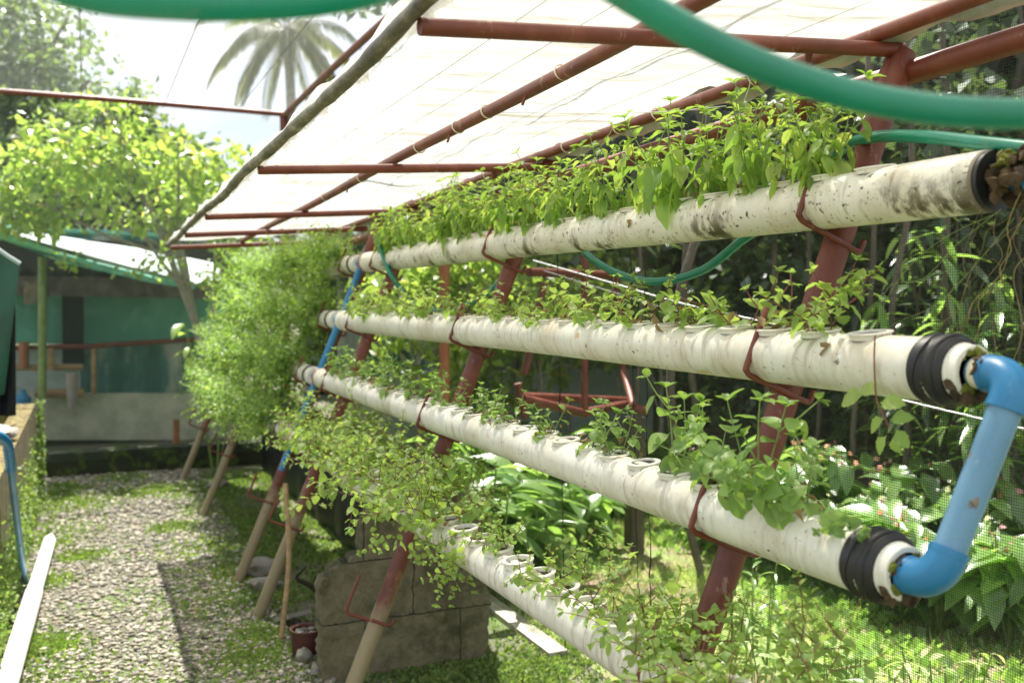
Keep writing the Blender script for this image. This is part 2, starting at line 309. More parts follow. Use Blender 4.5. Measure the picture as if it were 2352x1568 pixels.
# ------------------------------------------------------------------ mesh helpers
class MB:
    def __init__(s): s.v = []; s.f = []; s.uv = []
    def tube(s, pts, r, seg=12, cap=True, vscale=1.0):
        pts = [Vector(p) for p in pts]; n = len(pts)
        rs = r if isinstance(r, (list, tuple)) else [r] * n
        b = len(s.v); t0 = (pts[1] - pts[0]).normalized()
        a = t0.cross(Vector((0, 0, 1)));
        if a.length < .1: a = t0.cross(Vector((1, 0, 0)))
        a.normalize(); prev = t0
        for i, p in enumerate(pts):
            t = (pts[min(i + 1, n - 1)] - pts[max(i - 1, 0)]).normalized()
            q = prev.rotation_difference(t); a = q @ a; a = (a - t * a.dot(t)).normalized(); prev = t; c = t.cross(a)
            for k in range(seg):
                an = 2 * pi * k / seg; s.v.append(tuple(p + (a * cos(an) + c * sin(an)) * rs[i]))
        for i in range(n - 1):
            for k in range(seg):
                k2 = (k + 1) % seg; s.f.append((b + i * seg + k, b + i * seg + k2, b + (i + 1) * seg + k2, b + (i + 1) * seg + k))
        if cap:
            s.f.append(tuple(b + k for k in range(seg))[::-1]); s.f.append(tuple(b + (n - 1) * seg + k for k in range(seg)))
        return s
    def box(s, c, d, rot=None):
        b = len(s.v); c = Vector(c)
        for x in (-1, 1):
            for y in (-1, 1):
                for z in (-1, 1):
                    v = Vector((x * d[0] / 2, y * d[1] / 2, z * d[2] / 2))
                    if rot: v = rot @ v
                    s.v.append(tuple(c + v))
        for f in ((0, 1, 3, 2), (4, 6, 7, 5), (0, 4, 5, 1), (2, 3, 7, 6), (0, 2, 6, 4), (1, 5, 7, 3)): s.f.append(tuple(b + i for i in f))
        return s
    def ring(s, c, axis, ro, ri, h, seg=24):
        """collar: an open ring with a rounded lip, axis through c"""
        c = Vector(c); ax = Vector(axis).normalized(); a = ax.orthogonal().normalized(); e = ax.cross(a); b = len(s.v)
        prof = [(ro, 0), (ro, h * .6), (ro * 1.1, h * .75), (ro * 1.1, h * .95), (ro, h), (ri, h), (ri * .96, h * .8), (ri, -h)]
        for r, z in prof:
            for k in range(seg):
                an = 2 * pi * k / seg; s.v.append(tuple(c + ax * z + (a * cos(an) + e * sin(an)) * r))
        for i in range(len(prof) - 1):
            for k in range(seg):
                k2 = (k + 1) % seg; s.f.append((b + i * seg + k, b + i * seg + k2, b + (i + 1) * seg + k2, b + (i + 1) * seg + k))
        return s
    def disc(s, c, axis, r, seg=16):
        c = Vector(c); ax = Vector(axis).normalized(); a = ax.orthogonal().normalized(); e = ax.cross(a); b = len(s.v)
        for k in range(seg):
            an = 2 * pi * k / seg; s.v.append(tuple(c + (a * cos(an) + e * sin(an)) * r))
        s.f.append(tuple(range(b, b + seg))); return s
    def blob(s, c, d, seed=0, rough=.2, sub=2):
        import bmesh
        bm = bmesh.new(); bmesh.ops.create_icosphere(bm, subdivisions=sub, radius=1); rnd = random.Random(seed)
        from mathutils import noise as mn
        b = len(s.v); o = Vector((rnd.random() * 50, rnd.random() * 50, 0))
        for v in bm.verts:
            k = 1 + rough * mn.noise(v.co * 1.6 + o) * 2
            s.v.append((c[0] + v.co.x * d[0] * k, c[1] + v.co.y * d[1] * k, c[2] + v.co.z * d[2] * k))
        for f in bm.faces: s.f.append(tuple(b + v.index for v in f.verts))
        bm.free(); return s
    def build(s, name, m, parent=None, smooth=True):
        me = bpy.data.meshes.new(name); me.from_pydata(s.v, [], s.f); me.update()
        return link(me, name, m, parent, smooth)
def link(me, name, m, parent=None, smooth=True):
    me.materials.append(m)
    if smooth:
        me.polygons.foreach_set('use_smooth', [True] * len(me.polygons))
        try: me.set_sharp_from_angle(angle=radians(40))
        except Exception: pass
    o = bpy.data.objects.new(name, me); COL.objects.link(o)
    if parent:
        o.parent = parent; o.matrix_parent_inverse = Matrix.Translation(-Vector(parent.location))
    return o
def tag(o, label, cat=None, group=None, kind=None):
    if label: o['label'] = label
    if cat: o['category'] = cat
    if group: o['group'] = group
    if kind: o['kind'] = kind
    return o
def thing(name, label, cat, loc=(0, 0, 0), group=None):
    o = bpy.data.objects.new(name, None); o.location = loc; o.empty_display_size = .1; COL.objects.link(o)
    return tag(o, label, cat, group)
def np_mesh(name, V, Fq, m, parent=None, smooth=True, world=False):
    """V (n,3) float, Fq (k,4) quads; local to the parent unless world"""
    me = bpy.data.meshes.new(name); V = np.ascontiguousarray(V, dtype=np.float32); Fq = np.ascontiguousarray(Fq, dtype=np.int32); k = len(Fq)
    me.vertices.add(len(V)); me.vertices.foreach_set('co', V.ravel())
    me.loops.add(k * 4); me.loops.foreach_set('vertex_index', Fq.ravel())
    me.polygons.add(k); me.polygons.foreach_set('loop_start', np.arange(0, k * 4, 4, dtype=np.int32))
    if smooth: me.polygons.foreach_set('use_smooth', np.ones(k, dtype=bool))
    me.update(calc_edges=True); me.materials.append(m)
    o = bpy.data.objects.new(name, me); COL.objects.link(o)
    if parent: o.parent = parent
    if parent and world: o.matrix_parent_inverse = Matrix.Translation(-Vector(parent.location))
    return o
def norm(a): return a / np.maximum(np.linalg.norm(a, axis=-1, keepdims=True), 1e-9)
def leaf_tpl(nl=6, w=.27, fold=.25, droop=.25, serr=0.0, petiole=.14, tip=1.0):
    t = np.linspace(0, 1, nl + 1); V = []
    for i, a in enumerate(t):
        if a <= petiole: h = .014
        else:
            u = (a - petiole) / (1 - petiole); h = w * np.sin(pi * u ** .78) ** tip
            if serr: h *= 1 + serr * (1 if i % 2 else -1)
        h = max(h, .004)
        z = -droop * a * a
        V += [(a, h, z + fold * h), (a, 0, z), (a, -h, z + fold * h)]
    F = []
    for i in range(nl):
        b = i * 3; F += [(b, b + 1, b + 4, b + 3), (b + 1, b + 2, b + 5, b + 4)]
    return np.array(V), np.array(F)
def simple_tpl(w=.32, fold=.2, droop=.1):
    return np.array([(0, 0, 0), (.45, w, fold * w), (1, 0, -droop), (.45, -w, fold * w)]), np.array([(0, 3, 2, 1)])
def place(tpl, P, D, U, sc, rng=None, curl=None):
    T, F = tpl; n = len(P); k = len(T)
    x = norm(D); y = norm(np.cross(U, x)); z = np.cross(x, y)
    V = P[:, None, :] + sc[:, None, None] * (T[None, :, 0, None] * x[:, None, :] + T[None, :, 1, None] * y[:, None, :] + T[None, :, 2, None] * z[:, None, :])
    FF = (F[None] + (np.arange(n) * k)[:, None, None]).reshape(-1, 4)
    return V.reshape(-1, 3), FF
def join(parts):
    Vs, Fs, o = [], [], 0
    for V, F in parts:
        Vs.append(V); Fs.append(F + o); o += len(V)
    return np.concatenate(Vs), np.concatenate(Fs)
T_BASIL = leaf_tpl(10, .235, .5, .36, .06, .16, .95)
T_MINT = leaf_tpl(9, .36, .30, .22, .10, .10, .75)
T_ROUND = leaf_tpl(8, .34, .35, .25, .0, .16, .7)
T_LANCE = leaf_tpl(6, .11, .3, .35, 0, .05, .9)
T_BROAD = leaf_tpl(6, .22, .35, .45, 0, .12, .8)
T_SMALL = leaf_tpl(3, .40, .3, .15, 0, .1, .8)
T_QUAD = simple_tpl()
T_LONGQ = simple_tpl(.14, .3, .25)
T_GRASS = (np.array([(0, .03, 0), (0, -.03, 0), (.5, -.025, -.04), (.5, .025, -.04), (1, -.004, -.25), (1, .004, -.25)]), np.array([(0, 1, 2, 3), (3, 2, 4, 5)]))

def tubes_np(paths, seg=5):
    m = MB()
    for pts, r in paths: m.tube(pts, r, seg, cap=False)
    return m
def herb(seed, nst, height, llen, gap, lean=.5, droop=.5, trail=False, branch=.4, tpl=T_BASIL, stemr=.0022, globe=False):
    """stems with opposite leaf pairs; returns (paths, leaf P, D, U, size)"""
    R = random.Random(seed); paths = []; P = []; D = []; U = []; Sz = []
    def grow(p, d, length, level, lsz):
        n = max(2, int(length / gap)); pts = [p.copy()]; az = R.random() * pi; d = d.normalized()
        for i in range(n):
            t = (i + 1) / n
            if trail: d = (d + Vector((R.uniform(-.3, .3), R.uniform(-.3, .3), R.uniform(-.25, .22)))).normalized()
            else: d = (d + Vector((R.uniform(-.12, .12), R.uniform(-.12, .12), .02 if globe else .12))).normalized()
            p = p + d * (length / n); pts.append(p.copy()); az += pi / 2 + R.uniform(-.3, .3)
            if t < (.05 if tpl is T_BASIL else .15) and level == 0: continue
            a = d.orthogonal().normalized(); e = d.cross(a)
            s = lsz * (1.05 - .65 * t ** 2) * R.uniform(.7, 1.15)
            for sg in (0, pi):
                if R.random() < .08: continue
                o = a * cos(az + sg) + e * sin(az + sg)
                dd = (o + d * (.2 + .7 * t ** 2) + Vector((0, 0, -droop * (1 - t) * R.uniform(.5, 1.5)))).normalized()
                P.append(tuple(p)); D.append(tuple(dd)); U.append((R.uniform(-.25, .25), R.uniform(-.25, .25), 1)); Sz.append(s * R.uniform(.85, 1.1))
            if level == 0 and R.random() < branch and t < .85:
                o = a * cos(az + .6) + e * sin(az + .6)
                grow(p, o * .8 + Vector((0, 0, .7)), length * R.uniform(.25, .5), 1, lsz * .75)
        for k in range(4):   # tip whorl
            an = az + k * pi / 2; a = d.orthogonal().normalized(); e = d.cross(a)
            dd = (a * cos(an) + e * sin(an)) + d * .8
            P.append(tuple(p)); D.append(tuple(dd.normalized())); U.append((0, 0, 1)); Sz.append(lsz * R.uniform(.3, .5))
        paths.append((pts, [stemr * (1 - .55 * i / len(pts)) for i in range(len(pts))]))
    for s in range(nst):
        an = R.random() * 2 * pi; ln = lean * R.uniform(.3, 1.2)
        d0 = Vector((cos(an) * ln, sin(an) * ln, 1 if not trail else R.uniform(.1, 1)))
        if globe: d0 = Vector((R.gauss(0, 1), R.gauss(0, 1), R.gauss(.2, .8)))
        grow(Vector((cos(an) * .012, sin(an) * .012, -.01)), d0, height * R.uniform(.65, 1.1), 0, llen)
    return paths, (tpl, np.array(P), np.array(D), np.array(U), np.array(Sz))
def herb_meshes(name, seed, lm, sm, **k):
    paths, (tpl, P, D, U, Sz) = herb(seed, **k)
    rg = np.random.default_rng(seed + 9); V0 = tpl[0]; parts_ = []
    for q in range(3):      # three ways of curling, leaf by leaf
        T2 = V0.copy(); T2[:, 2] += [0, -.22, .14][q] * V0[:, 0] ** 2 + [.0, .10, -.06][q] * np.sin(V0[:, 0] * 9) * .4; T2[:, 1] *= [1, .86, 1.1][q]; T2[:, 1] += [0, .05, -.05][q] * np.sin(V0[:, 0] * 3.1)
        k_ = np.arange(len(P)) % 3 == q; parts_.append(place((T2, tpl[1]), P[k_], D[k_], U[k_], Sz[k_] * rg.uniform(.8, 1.1, k_.sum())))
    V, F = join(parts_)
    root = thing(name, None, None)
    tubes_np(paths).build('stems', sm, root); np_mesh('leaves', V, F, lm, root)
    if name != 'oregano_bush':
        rg = np.random.default_rng(seed); k = 7; Pd = rg.normal(size=(k, 3)) * .03; Pd[:, 2] = np.abs(Pd[:, 2]) * .5 + .004; Dd = rg.normal(size=(k, 3)); Dd[:, 2] -= .6
        Vd, Fd = place(leaf_tpl(5, .25, .9, .7, .1, .1, .8), Pd, Dd, rg.normal(size=(k, 3)), rg.uniform(.012, .03, k)); np_mesh('dead_leaves', Vd, Fd, M['dry'], root)
    return root
def copy_thing(root, loc, rz, sc, label, cat, group):
    r = root.copy(); COL.objects.link(r); r.location = loc; r.rotation_euler = (0, 0, rz); r.scale = (sc, sc, sc)
    for k in ('label', 'category', 'group'):
        if k in r: del r[k]
    tag(r, label, cat, group)
    for ch in root.children:
        c = ch.copy(); COL.objects.link(c); c.parent = r
    return r
def kill(root):
    for ch in list(root.children): bpy.data.objects.remove(ch)
    bpy.data.objects.remove(root)
def cat_curve(pts, n=8):
    pts = [Vector(p) for p in pts]; out = []
    for i in range(len(pts) - 1):
        p0 = pts[max(i - 1, 0)]; p1 = pts[i]; p2 = pts[i + 1]; p3 = pts[min(i + 2, len(pts) - 1)]
        for k in range(n):
            t = k / n
            out.append(.5 * ((2 * p1) + (p2 - p0) * t + (2 * p0 - 5 * p1 + 4 * p2 - p3) * t * t + (3 * p1 - p0 - 3 * p2 + p3) * t ** 3))
    out.append(pts[-1]); return out
ORD = ['nearest', 'second', 'third', 'fourth', 'fifth', 'sixth', 'seventh', 'eighth', 'ninth', 'tenth', 'eleventh', 'twelfth', 'thirteenth', 'fourteenth', 'fifteenth',
       'sixteenth', 'seventeenth', 'eighteenth', 'nineteenth', 'twentieth', 'twenty-first', 'twenty-second', 'twenty-third', 'twenty-fourth', 'twenty-fifth', 'twenty-sixth',
       'twenty-seventh', 'twenty-eighth', 'twenty-ninth', 'thirtieth', 'thirty-first', 'thirty-second', 'thirty-third', 'thirty-fourth', 'thirty-fifth']
def grid_sheet(name, m, p00, p10, p11, p01, nu, nv, fn=None, parent=None, uvm=None):
    """bilinear sheet with optional offset; uv in metres"""
    p00, p10, p11, p01 = map(Vector, (p00, p10, p11, p01)); V = []; UV = []
    lu = (p10 - p00).length; lv = (p01 - p00).length
    for j in range(nv + 1):
        for i in range(nu + 1):
            a, b = i / nu, j / nv; p = p00.lerp(p10, a).lerp(p01.lerp(p11, a), b)
            if fn: p = p + Vector(fn(a, b, p))
            V.append(tuple(p)); UV.append((a * lu, b * lv))
    F = [(j * (nu + 1) + i, j * (nu + 1) + i + 1, (j + 1) * (nu + 1) + i + 1, (j + 1) * (nu + 1) + i) for j in range(nv) for i in range(nu)]
    me = bpy.data.meshes.new(name); me.from_pydata(V, [], F); uvl = me.uv_layers.new(name='UVMap')
    for lp in me.loops: uvl.data[lp.index].uv = UV[lp.vertex_index]
    me.update(); o = link(me, name, m, parent, True); return o
def sn(*a): return sin(sum(a))

# ================================================================== SETTING
gm = MB(); gm.v = [(-150, -60, 0), (150, -60, 0), (150, 240, 0), (-150, 240, 0)]; gm.f = [(0, 1, 2, 3)]
tag(gm.build('ground', M['ground'], smooth=False), 'mossy earth ground with gravel path', kind='structure')
lm = MB(); lm.v = [(2.12, .5, .004), (16, .5, .004), (16, 14, .004), (2.12, 14, .004)]; lm.f = [(0, 1, 2, 3)]
tag(lm.build('lawn', M['lawn'], smooth=False), 'sunlit lawn beyond the net wall', kind='structure')

def scatter_stones():
    rng = np.random.default_rng(3); import bmesh
    bm = bmesh.new(); bmesh.ops.create_icosphere(bm, subdivisions=1, radius=1); T = np.array([v.co[:] for v in bm.verts]); F3 = np.array([[v.index for v in f.verts] for f in bm.faces]); bm.free()
    n = 32000
    Y = 2.6 + 8 * rng.random(n) ** 1.5; X = -.45 + rng.random(n) * (1.45 + .0 * Y)
    s = .004 + .010 * rng.random(n) ** 2.6; s *= 1 + .06 * Y
    ax = rng.normal(size=(n, 3)); ax = norm(ax); sc = np.stack([s * rng.uniform(.8, 1.6, n), s * rng.uniform(.7, 1.1, n), s * rng.uniform(.45, .8, n)], 1)
    an = rng.random(n) * 2 * pi; c, sn_ = np.cos(an), np.sin(an)
    V = T[None] * (1 + .18 * rng.normal(size=(n, len(T), 1))) * sc[:, None, :]
    x = V[..., 0] * c[:, None] - V[..., 1] * sn_[:, None]; y = V[..., 0] * sn_[:, None] + V[..., 1] * c[:, None]
    V = np.stack([x + X[:, None], y + Y[:, None], V[..., 2] + (s * .3)[:, None]], -1).reshape(-1, 3)
    me = bpy.data.meshes.new('gravel'); F = (F3[None] + (np.arange(n) * len(T))[:, None, None]).reshape(-1, 3); k = len(F)
    me.vertices.add(len(V)); me.vertices.foreach_set('co', V.astype(np.float32).ravel()); me.loops.add(k * 3); me.loops.foreach_set('vertex_index', F.astype(np.int32).ravel())
    me.polygons.add(k); me.polygons.foreach_set('loop_start', np.arange(0, k * 3, 3, dtype=np.int32)); me.polygons.foreach_set('use_smooth', np.ones(k, dtype=bool)); me.update(calc_edges=True); me.materials.append(M['stone'])
    o = bpy.data.objects.new('gravel', me); COL.objects.link(o); tag(o, 'loose grey and tan gravel covering the walkway', 'gravel', kind='stuff')
scatter_stones()
def clumps(name, label, cat, m, tpl, regions, size, up=1.0, seed=1):
    rng = np.random.default_rng(seed); parts = []
    for (x0, x1, y0, y1, n, patch) in regions:
        X = rng.uniform(x0, x1, n); Y = rng.uniform(y0, y1, n)
        if patch:
            nb = max(4, int((x1 - x0) * (y1 - y0) * patch)); cx = rng.uniform(x0, x1, nb); cy_ = rng.uniform(y0, y1, nb); k = rng.integers(0, nb, n)
            rr = .05 + .22 * rng.random(nb)
            X = cx[k] + rng.normal(size=n) * rr[k]; Y = cy_[k] + rng.normal(size=n) * rr[k]
        D = rng.normal(size=(n, 3)) * .6; D[:, 2] = np.abs(D[:, 2]) + up
        parts.append(place(tpl, np.stack([X, Y, np.zeros(n)], 1), D, rng.normal(size=(n, 3)), size * rng.uniform(.5, 1.3, n)))
    V, F = join(parts); return tag(np_mesh(name, V, F, m), label, cat, kind='stuff')
clumps('moss_cover', 'bright moss and creeping weeds over the gravel and soil', 'moss', M['moss'], T_SMALL,
       [(-.45, -.05, 4, 10, 16000, 6), (-.3, .7, 7.0, 10.2, 8000, 2), (-.35, -.05, 4.5, 7, 3500, 2), (.5, .95, 3.5, 9, 4000, 3), (.75, 1.2, 3.9, 9.5, 9000, 5), (1.1, 1.9, 5.0, 10, 20000, 9), (1.93, 2.16, 2.0, 10, 5000, 8), (1.0, 2.0, 3, 4.4, 9000, 14)], .022, .6)
clumps('grass', 'short sunlit grass growing on the lawn', 'grass', M['grass'], T_GRASS,
       [(2.15, 5.0, 2.0, 8.0, 16000, 0), (2.15, 5.5, 2.0, 8.0, 34000, 3.2), (5.0, 9.0, 2.0, 12.0, 18000, 0), (2.15, 2.8, 1, 9, 5000, 3)], .07, .35, 5)
clumps('ground_cover', 'low leafy weeds mixed through the lawn', 'weeds', M['broad'], T_SMALL,
       [(2.15, 6.5, 1.5, 9, 15000, 2.6)], .06, .7, 6)

# ================================================================== RACK FRAME WITH ROOF
lx = lambda z: .82 + .41 * z
UPV = Vector((.41, 0, 1)).normalized(); PERP = Vector((-1, 0, .41)).normalized()
LEGY = [1.79, 3.67, 5.36, 6.1, 8.06, 9.8]
PIPES = [(1.503, 1.912), (1.367, 1.578), (1.232, 1.25), (1.095, .915)]
HOOKS = PIPES + [(.95, .56)]
zr = lambda X, Y: 2.205 - .022 * (Y - 1.8) + .06 * (X - .57)
rack = thing('plant_rack', 'leaning red pipe frame with hooks carrying white pipes under a plastic roof', 'plant rack', (1.2, 5.5, 0))
for i, y in enumerate(LEGY):
    zt = 2.27 if y < 8.5 else 2.0
    m = MB().tube([(lx(z), y, z) for z in np.linspace(-.02, zt, 12)], .032, 16)
    m.tube([(lx(zt - .09), y, zt - .09), (lx(zt - .05), y, zt - .05)], .035, 16)
    tag(m.build('leg', M['red_worn'], rack), None)
for y in LEGY:
    for k, (hx, hz) in enumerate(HOOKS):
        c = Vector((hx, y - .03, hz)) - PERP * .092 - UPV * .060
        a = c - PERP * .045; p1 = c + PERP * .145; p2 = p1 + UPV * .15
        pts = [a + UPV * .03, a + UPV * .008, a + PERP * .01, c + PERP * .02, c + PERP * .08, p1 - PERP * .02, p1 - PERP * .006 + UPV * .006, p1 + UPV * .02, p2]
        tag(MB().tube(cat_curve(pts, 3), .0068, 8).build('hook', M['red'], rack), None)
RAFY = [1.79, 3.67, 5.40, 6.55, 7.7]
for y in RAFY:
    m = MB().tube([(x, y, zr(x, y)) for x in np.linspace(.58, lx(2.27), 10)], .0175, 12); m.build('rafter', M['red'], rack)
for X, rr in ((1.10, .0185), (1.68, .018)):
    MB().tube([(X, y, zr(X, y) + .036 + .004 * sin(y * 2.1)) for y in np.linspace(.9 if X > 1.2 else .6, 7.75, 30)], rr, 12).build('purlin', M['red'], rack)
MB().tube([(1.762, y, 2.222 - .022 * (y - 1.8)) for y in np.linspace(.7, 7.75, 30)], .028, 14).build('beam', M['red'], rack)
for y in (1.79, 3.67, 5.4):     # small struts between rafter and beam, stubs and bolts
    MB().tube([(1.50, y + .02, zr(1.5, y)), (1.55, y + .10, zr(1.5, y) - .12), (1.61, y + .14, 1.95)], .009, 8).build('strut', M['red'], rack)
for y in (1.35, 2.45, 3.05, 4.4): MB().tube([(1.10 - .01, y, zr(1.1, y) + .02), (1.085, y + .012, zr(1.1, y) - .004)], .004, 6).build('weld_stub', M['red'], rack)
for X in (1.10, 1.68):
    for y in (2.25, 2.75, 3.0, 3.4, 4.2, 4.9):
        MB().tube([(X + cos(a) * .0205, y + .008 * sin(a), zr(X, y) + .036 + .0205 * sin(a)) for a in np.linspace(0, 2 * pi, 17)], .0022, 6, False).build('cable_tie', M['tie'], rack)
def roof_fn(a, b, p):
    return (0, 0, .010 * sin(p.y * 7 + p.x * 2) + .006 * sin(p.y * 19 + p.x * 3) + .004 * sin(p.x * 16 + p.y * 3) - (.03 * max(0, p.x - 1.72) / .1))
sh = grid_sheet('roof_sheet', M['sheet'], (.575, -.2, zr(.575, -.2) + .066), (1.745, -.2, zr(1.745, -.2) + .066), (1.745, 7.8, zr(1.745, 7.8) + .066), (.575, 7.8, zr(.575, 7.8) + .066), 40, 160, roof_fn, rack)
for X0 in (.80, .95, 1.28, 1.48):
    MB().tube([(X0 + .02 * sin(y), y, zr(X0, y) + .050) for y in np.linspace(.4, 7.6, 60)], .0012, 5, False).build('support_string', M['white_cord'], rack)
# crumpled film lip folded under along the back of the roof
grid_sheet('film_lip', M['lip'], (1.69, .4, zr(1.7, .4) + .050), (1.745, .4, zr(1.8, .4) + .012), (1.745, 7.8, zr(1.8, 7.8) + .012), (1.69, 7.8, zr(1.7, 7.8) + .050), 6, 150,
           lambda a, b, p: (0.010 * sin(p.y * 9), 0, .012 * sin(p.y * 13 + a * 5) + .006 * sin(p.y * 31)), rack)
pole = MB().tube([(.57 + .006 * sin(y * 3), y, zr(.57, y) + .022 + .004 * sin(y * 5.1)) for y in np.linspace(-.3, 7.8, 90)],
                 [.0175 + .0015 * sin(i * 1.3) + .0012 * sin(i * 3.7) for i in range(90)], 14).build('edge_pole', M['pole'], rack)
for y in (2.0, 2.45, 2.98, 3.62, 4.25, 4.9, 5.6):
    o = MB().tube([(.57 + .006 * sin(y * 3), y - .045, zr(.57, y) + .022), (.57 + .006 * sin(y * 3), y + .045, zr(.57, y) + .022)], .0215, 16).build('tape_band', M['band'], rack)
    o.parent = pole; o.matrix_parent_inverse = Matrix.Translation(-Vector(rack.location))
def frill():
    R = random.Random(4); m = MB(); n = 420
    for i in range(n):
        y = 1.4 + i * .011; z = zr(.57, y); l = .004 + .010 * max(0, sin(y * 9) * sin(y * 23)) + (R.random() ** 4) * .010
        m.v += [(.580, y, z + .022), (.587 + l, y, z + .016 - l * .6)]
    for i in range(n - 1): m.f.append((2 * i, 2 * i + 1, 2 * i + 3, 2 * i + 2))
    return m
frill().build('torn_film', M['sheet'], rack)

# ================================================================== GROWING PIPES, COLLARS AND END FITTINGS
RNAME = ['top', 'second', 'third', 'lowest']
def fittings(root, X, Z, y0, sgn, kind):
    """end of a pipe: rubber ring, reducer, moss"""
    e = lambda d: (X, y0 + sgn * d, Z)
    MB().tube([e(.03), e(-.005)], .0565, 28).build('rim', M['pvc_clean'], root)
    if kind == 'rubber':
        m = MB()
        m.tube([e(.034), e(.030), e(.006), e(.002), e(-.004), e(-.008), e(-.020), e(-.024), e(-.030), e(-.038)], [.0565, .0605, .0605, .0575, .0575, .063, .063, .059, .060, .053], 40)
        for k in range(2): m.tube([(X + cos(a) * .0605, y0 + sgn * (.014 - .03 * k + .006 * sin(a * 2 + k)), Z + .0605 * sin(a)) for a in np.linspace(0, 2 * pi, 37)], .0035, 6, False)
        m.build('rubber_ring', M['rubber'], root)
        MB().tube([e(-.03), e(-.040), e(-.043), e(-.060), e(-.062), e(-.062), e(-.04)], [.049, .049, .046, .046, .044, .036, .034], 28, False).build('reducer', M['pvc_clean'], root)
        m = MB(); R = random.Random(int(Z * 100))
        for k in range(16):
            a = R.random() * 2 * pi; m.blob((X + cos(a) * .033, y0 - sgn * R.uniform(.050, .064), Z + sin(a) * .033), (.010, .009, .010), k, .4, 1)
        m.build('moss', M['moss_solid'], root)
        m = MB()
        for k in range(14):
            a = -pi / 2 + R.uniform(-1.1, 1.1); m.blob((X + cos(a) * .046, y0 - sgn * R.uniform(.045, .066), Z + sin(a) * .042), (.012, .013, .014), k + 40, .5, 1)
        m.build('grime', M['gunk'], root)
COLLARY = {}
for r, (X, Z) in enumerate(PIPES):
    yn = [1.32, 1.285, 1.292, .9][r]; yf = 5.62
    root = thing('growing_pipe', ['top white growing pipe streaked with black algae, crowded with tall herbs',
                                  'second white growing pipe from the top, with low mint along it',
                                  'third white growing pipe from the top, sloping to the blue elbow at lower right',
                                  'lowest white growing pipe with many empty round planting collars'][r], 'growing pipe', (X, yn, Z), 'white growing pipes on the near rack')
    MB().tube([(X, y, Z + .0015 * sin(y * 2.3 + r)) for y in np.linspace(yn, yf, 60)], .057, 36).build('pipe', M['pvc_black'] if r == 0 else M['pvc_grubby'] if r == 3 else M['pvc'], root)
    if r in (1, 2): fittings(root, X, Z, yn, 1, 'rubber')
    MB().tube([(X, yf - .03, Z), (X, yf + .01, Z)], .058, 28).build('end_cap', M['rust_orange'] if r != 1 else M['pvc_clean'], root)
    y_first = [1.60, 1.46, 1.50, 1.10][r]; ys = [y_first + .14 * k for k in range(int((yf - y_first - .1) / .14))]; COLLARY[r] = ys
    for y in ys:
        MB().ring((X - .004, y, Z + .048), (-.12, 0, 1), .038 if r != 3 else .041, .030 if r != 3 else .034, .013 if r != 3 else .020, 26).build('planting_collar', M['pvc_clean'], root)
        o = MB().disc((X - .004, y, Z + .0565), (-.12, 0, 1), .031 if r != 3 else .034).build('soil', M['soil'], root)  # dark disc stands in for the unlit opening inside the collar
    if r == 0:   # root-bound end with a grey band and blue hose tail
        MB().tube([(X, yn + .010, Z), (X, yn - .008, Z)], .0570, 28).build('end_band', M['wood_grey'], root); MB().tube([(X, yn - .004, Z), (X, yn - .018, Z)], .0555, 28).build('end_rim', M['rubber'], root)
        R = random.Random(2); m = MB()
        for k in range(60):
            a = R.random() * 2 * pi; q = R.random() ** .6 * .048; m.blob((X + cos(a) * q, yn - .03 - R.random() * .075, Z + sin(a) * q - .004), (.013, .013, .013), k, .5, 1)
        m.build('root_mat', M['gunk'], root)
        m = MB()
        for k in range(12):
            a = R.uniform(.6, 2.6); m.blob((X + cos(a) * .04, yn - .03 - R.random() * .05, Z + sin(a) * .045), (.012, .012, .008), k, .5, 1)
        m.build('moss', M['moss_solid'], root)
        m = MB()
        for k in range(5): m.tube([(X, yn - .075 - .012 * k, Z - .005), (X, yn - .083 - .012 * k, Z - .005)], .0245 + .003 * (k % 2), 20)
        m.tube([(X, yn - .04, Z - .005), (X, yn - .3, Z - .005)], .019, 16); m.build('threaded_fitting', M['blue'], root)
        m = MB()      # thin roots trailing down from the end
        for k in range(9):
            p = Vector((X + R.uniform(-.03, .03), yn - .02 - R.random() * .1, Z - .03)); pts = [p]
            for j in range(9):
                p = p + Vector((R.uniform(-.016, .026), R.uniform(-.02, .045) if k % 3 else R.uniform(0, .05), -R.uniform(.015, .05) * (1 if k % 4 else 1.3))); pts.append(p)
            m.tube(cat_curve(pts, 3), R.uniform(.0003, .0007), 5, False)
        m.build('trailing_roots', plain('dry root', (.34, .27, .12), .8), root)
        m = MB()
        for q in (((2300, 480), (2200, 560), (2120, 640), (2040, 660), (2010, 770)), ((2330, 500), (2230, 620), (2150, 700), (2060, 740), (2025, 768)), ((2290, 490), (2180, 540), (2090, 610), (2030, 700), (2012, 768))):
            m.tube(cat_curve([PX(a_, b_, 1.45) for a_, b_ in q], 6), .0005, 5, False)
        m.build('long_roots', M['stem_green'], root)
# far rack pipes
for r, (X, Z) in enumerate(PIPES):
    yn = 5.85; yf = 9.95
    root = thing('growing_pipe', '%s pipe of the far rack, %s' % (['top', 'second', 'third', 'lowest'][r], ['its moss green end poking out above the blue pipe', 'buried in bushy herbs', 'its banded end beside the blue pipe joint', 'under the hanging oregano'][r]),
                 'growing pipe', (X, yn, Z), 'pipes of the far overgrown rack')
    MB().tube([(X, y, Z) for y in np.linspace(yn, yf, 20)], .055, 24).build('pipe', M['pvc'], root)
    m = MB(); m.tube([(X, yn + .05, Z), (X, yn + .02, Z)], .060, 24); m.build('rubber_ring', M['rubber'], root)
    MB().tube([(X, yn - .04, Z), (X, yn + .01, Z)], .046, 24).build('reducer', M['pvc_clean'], root)
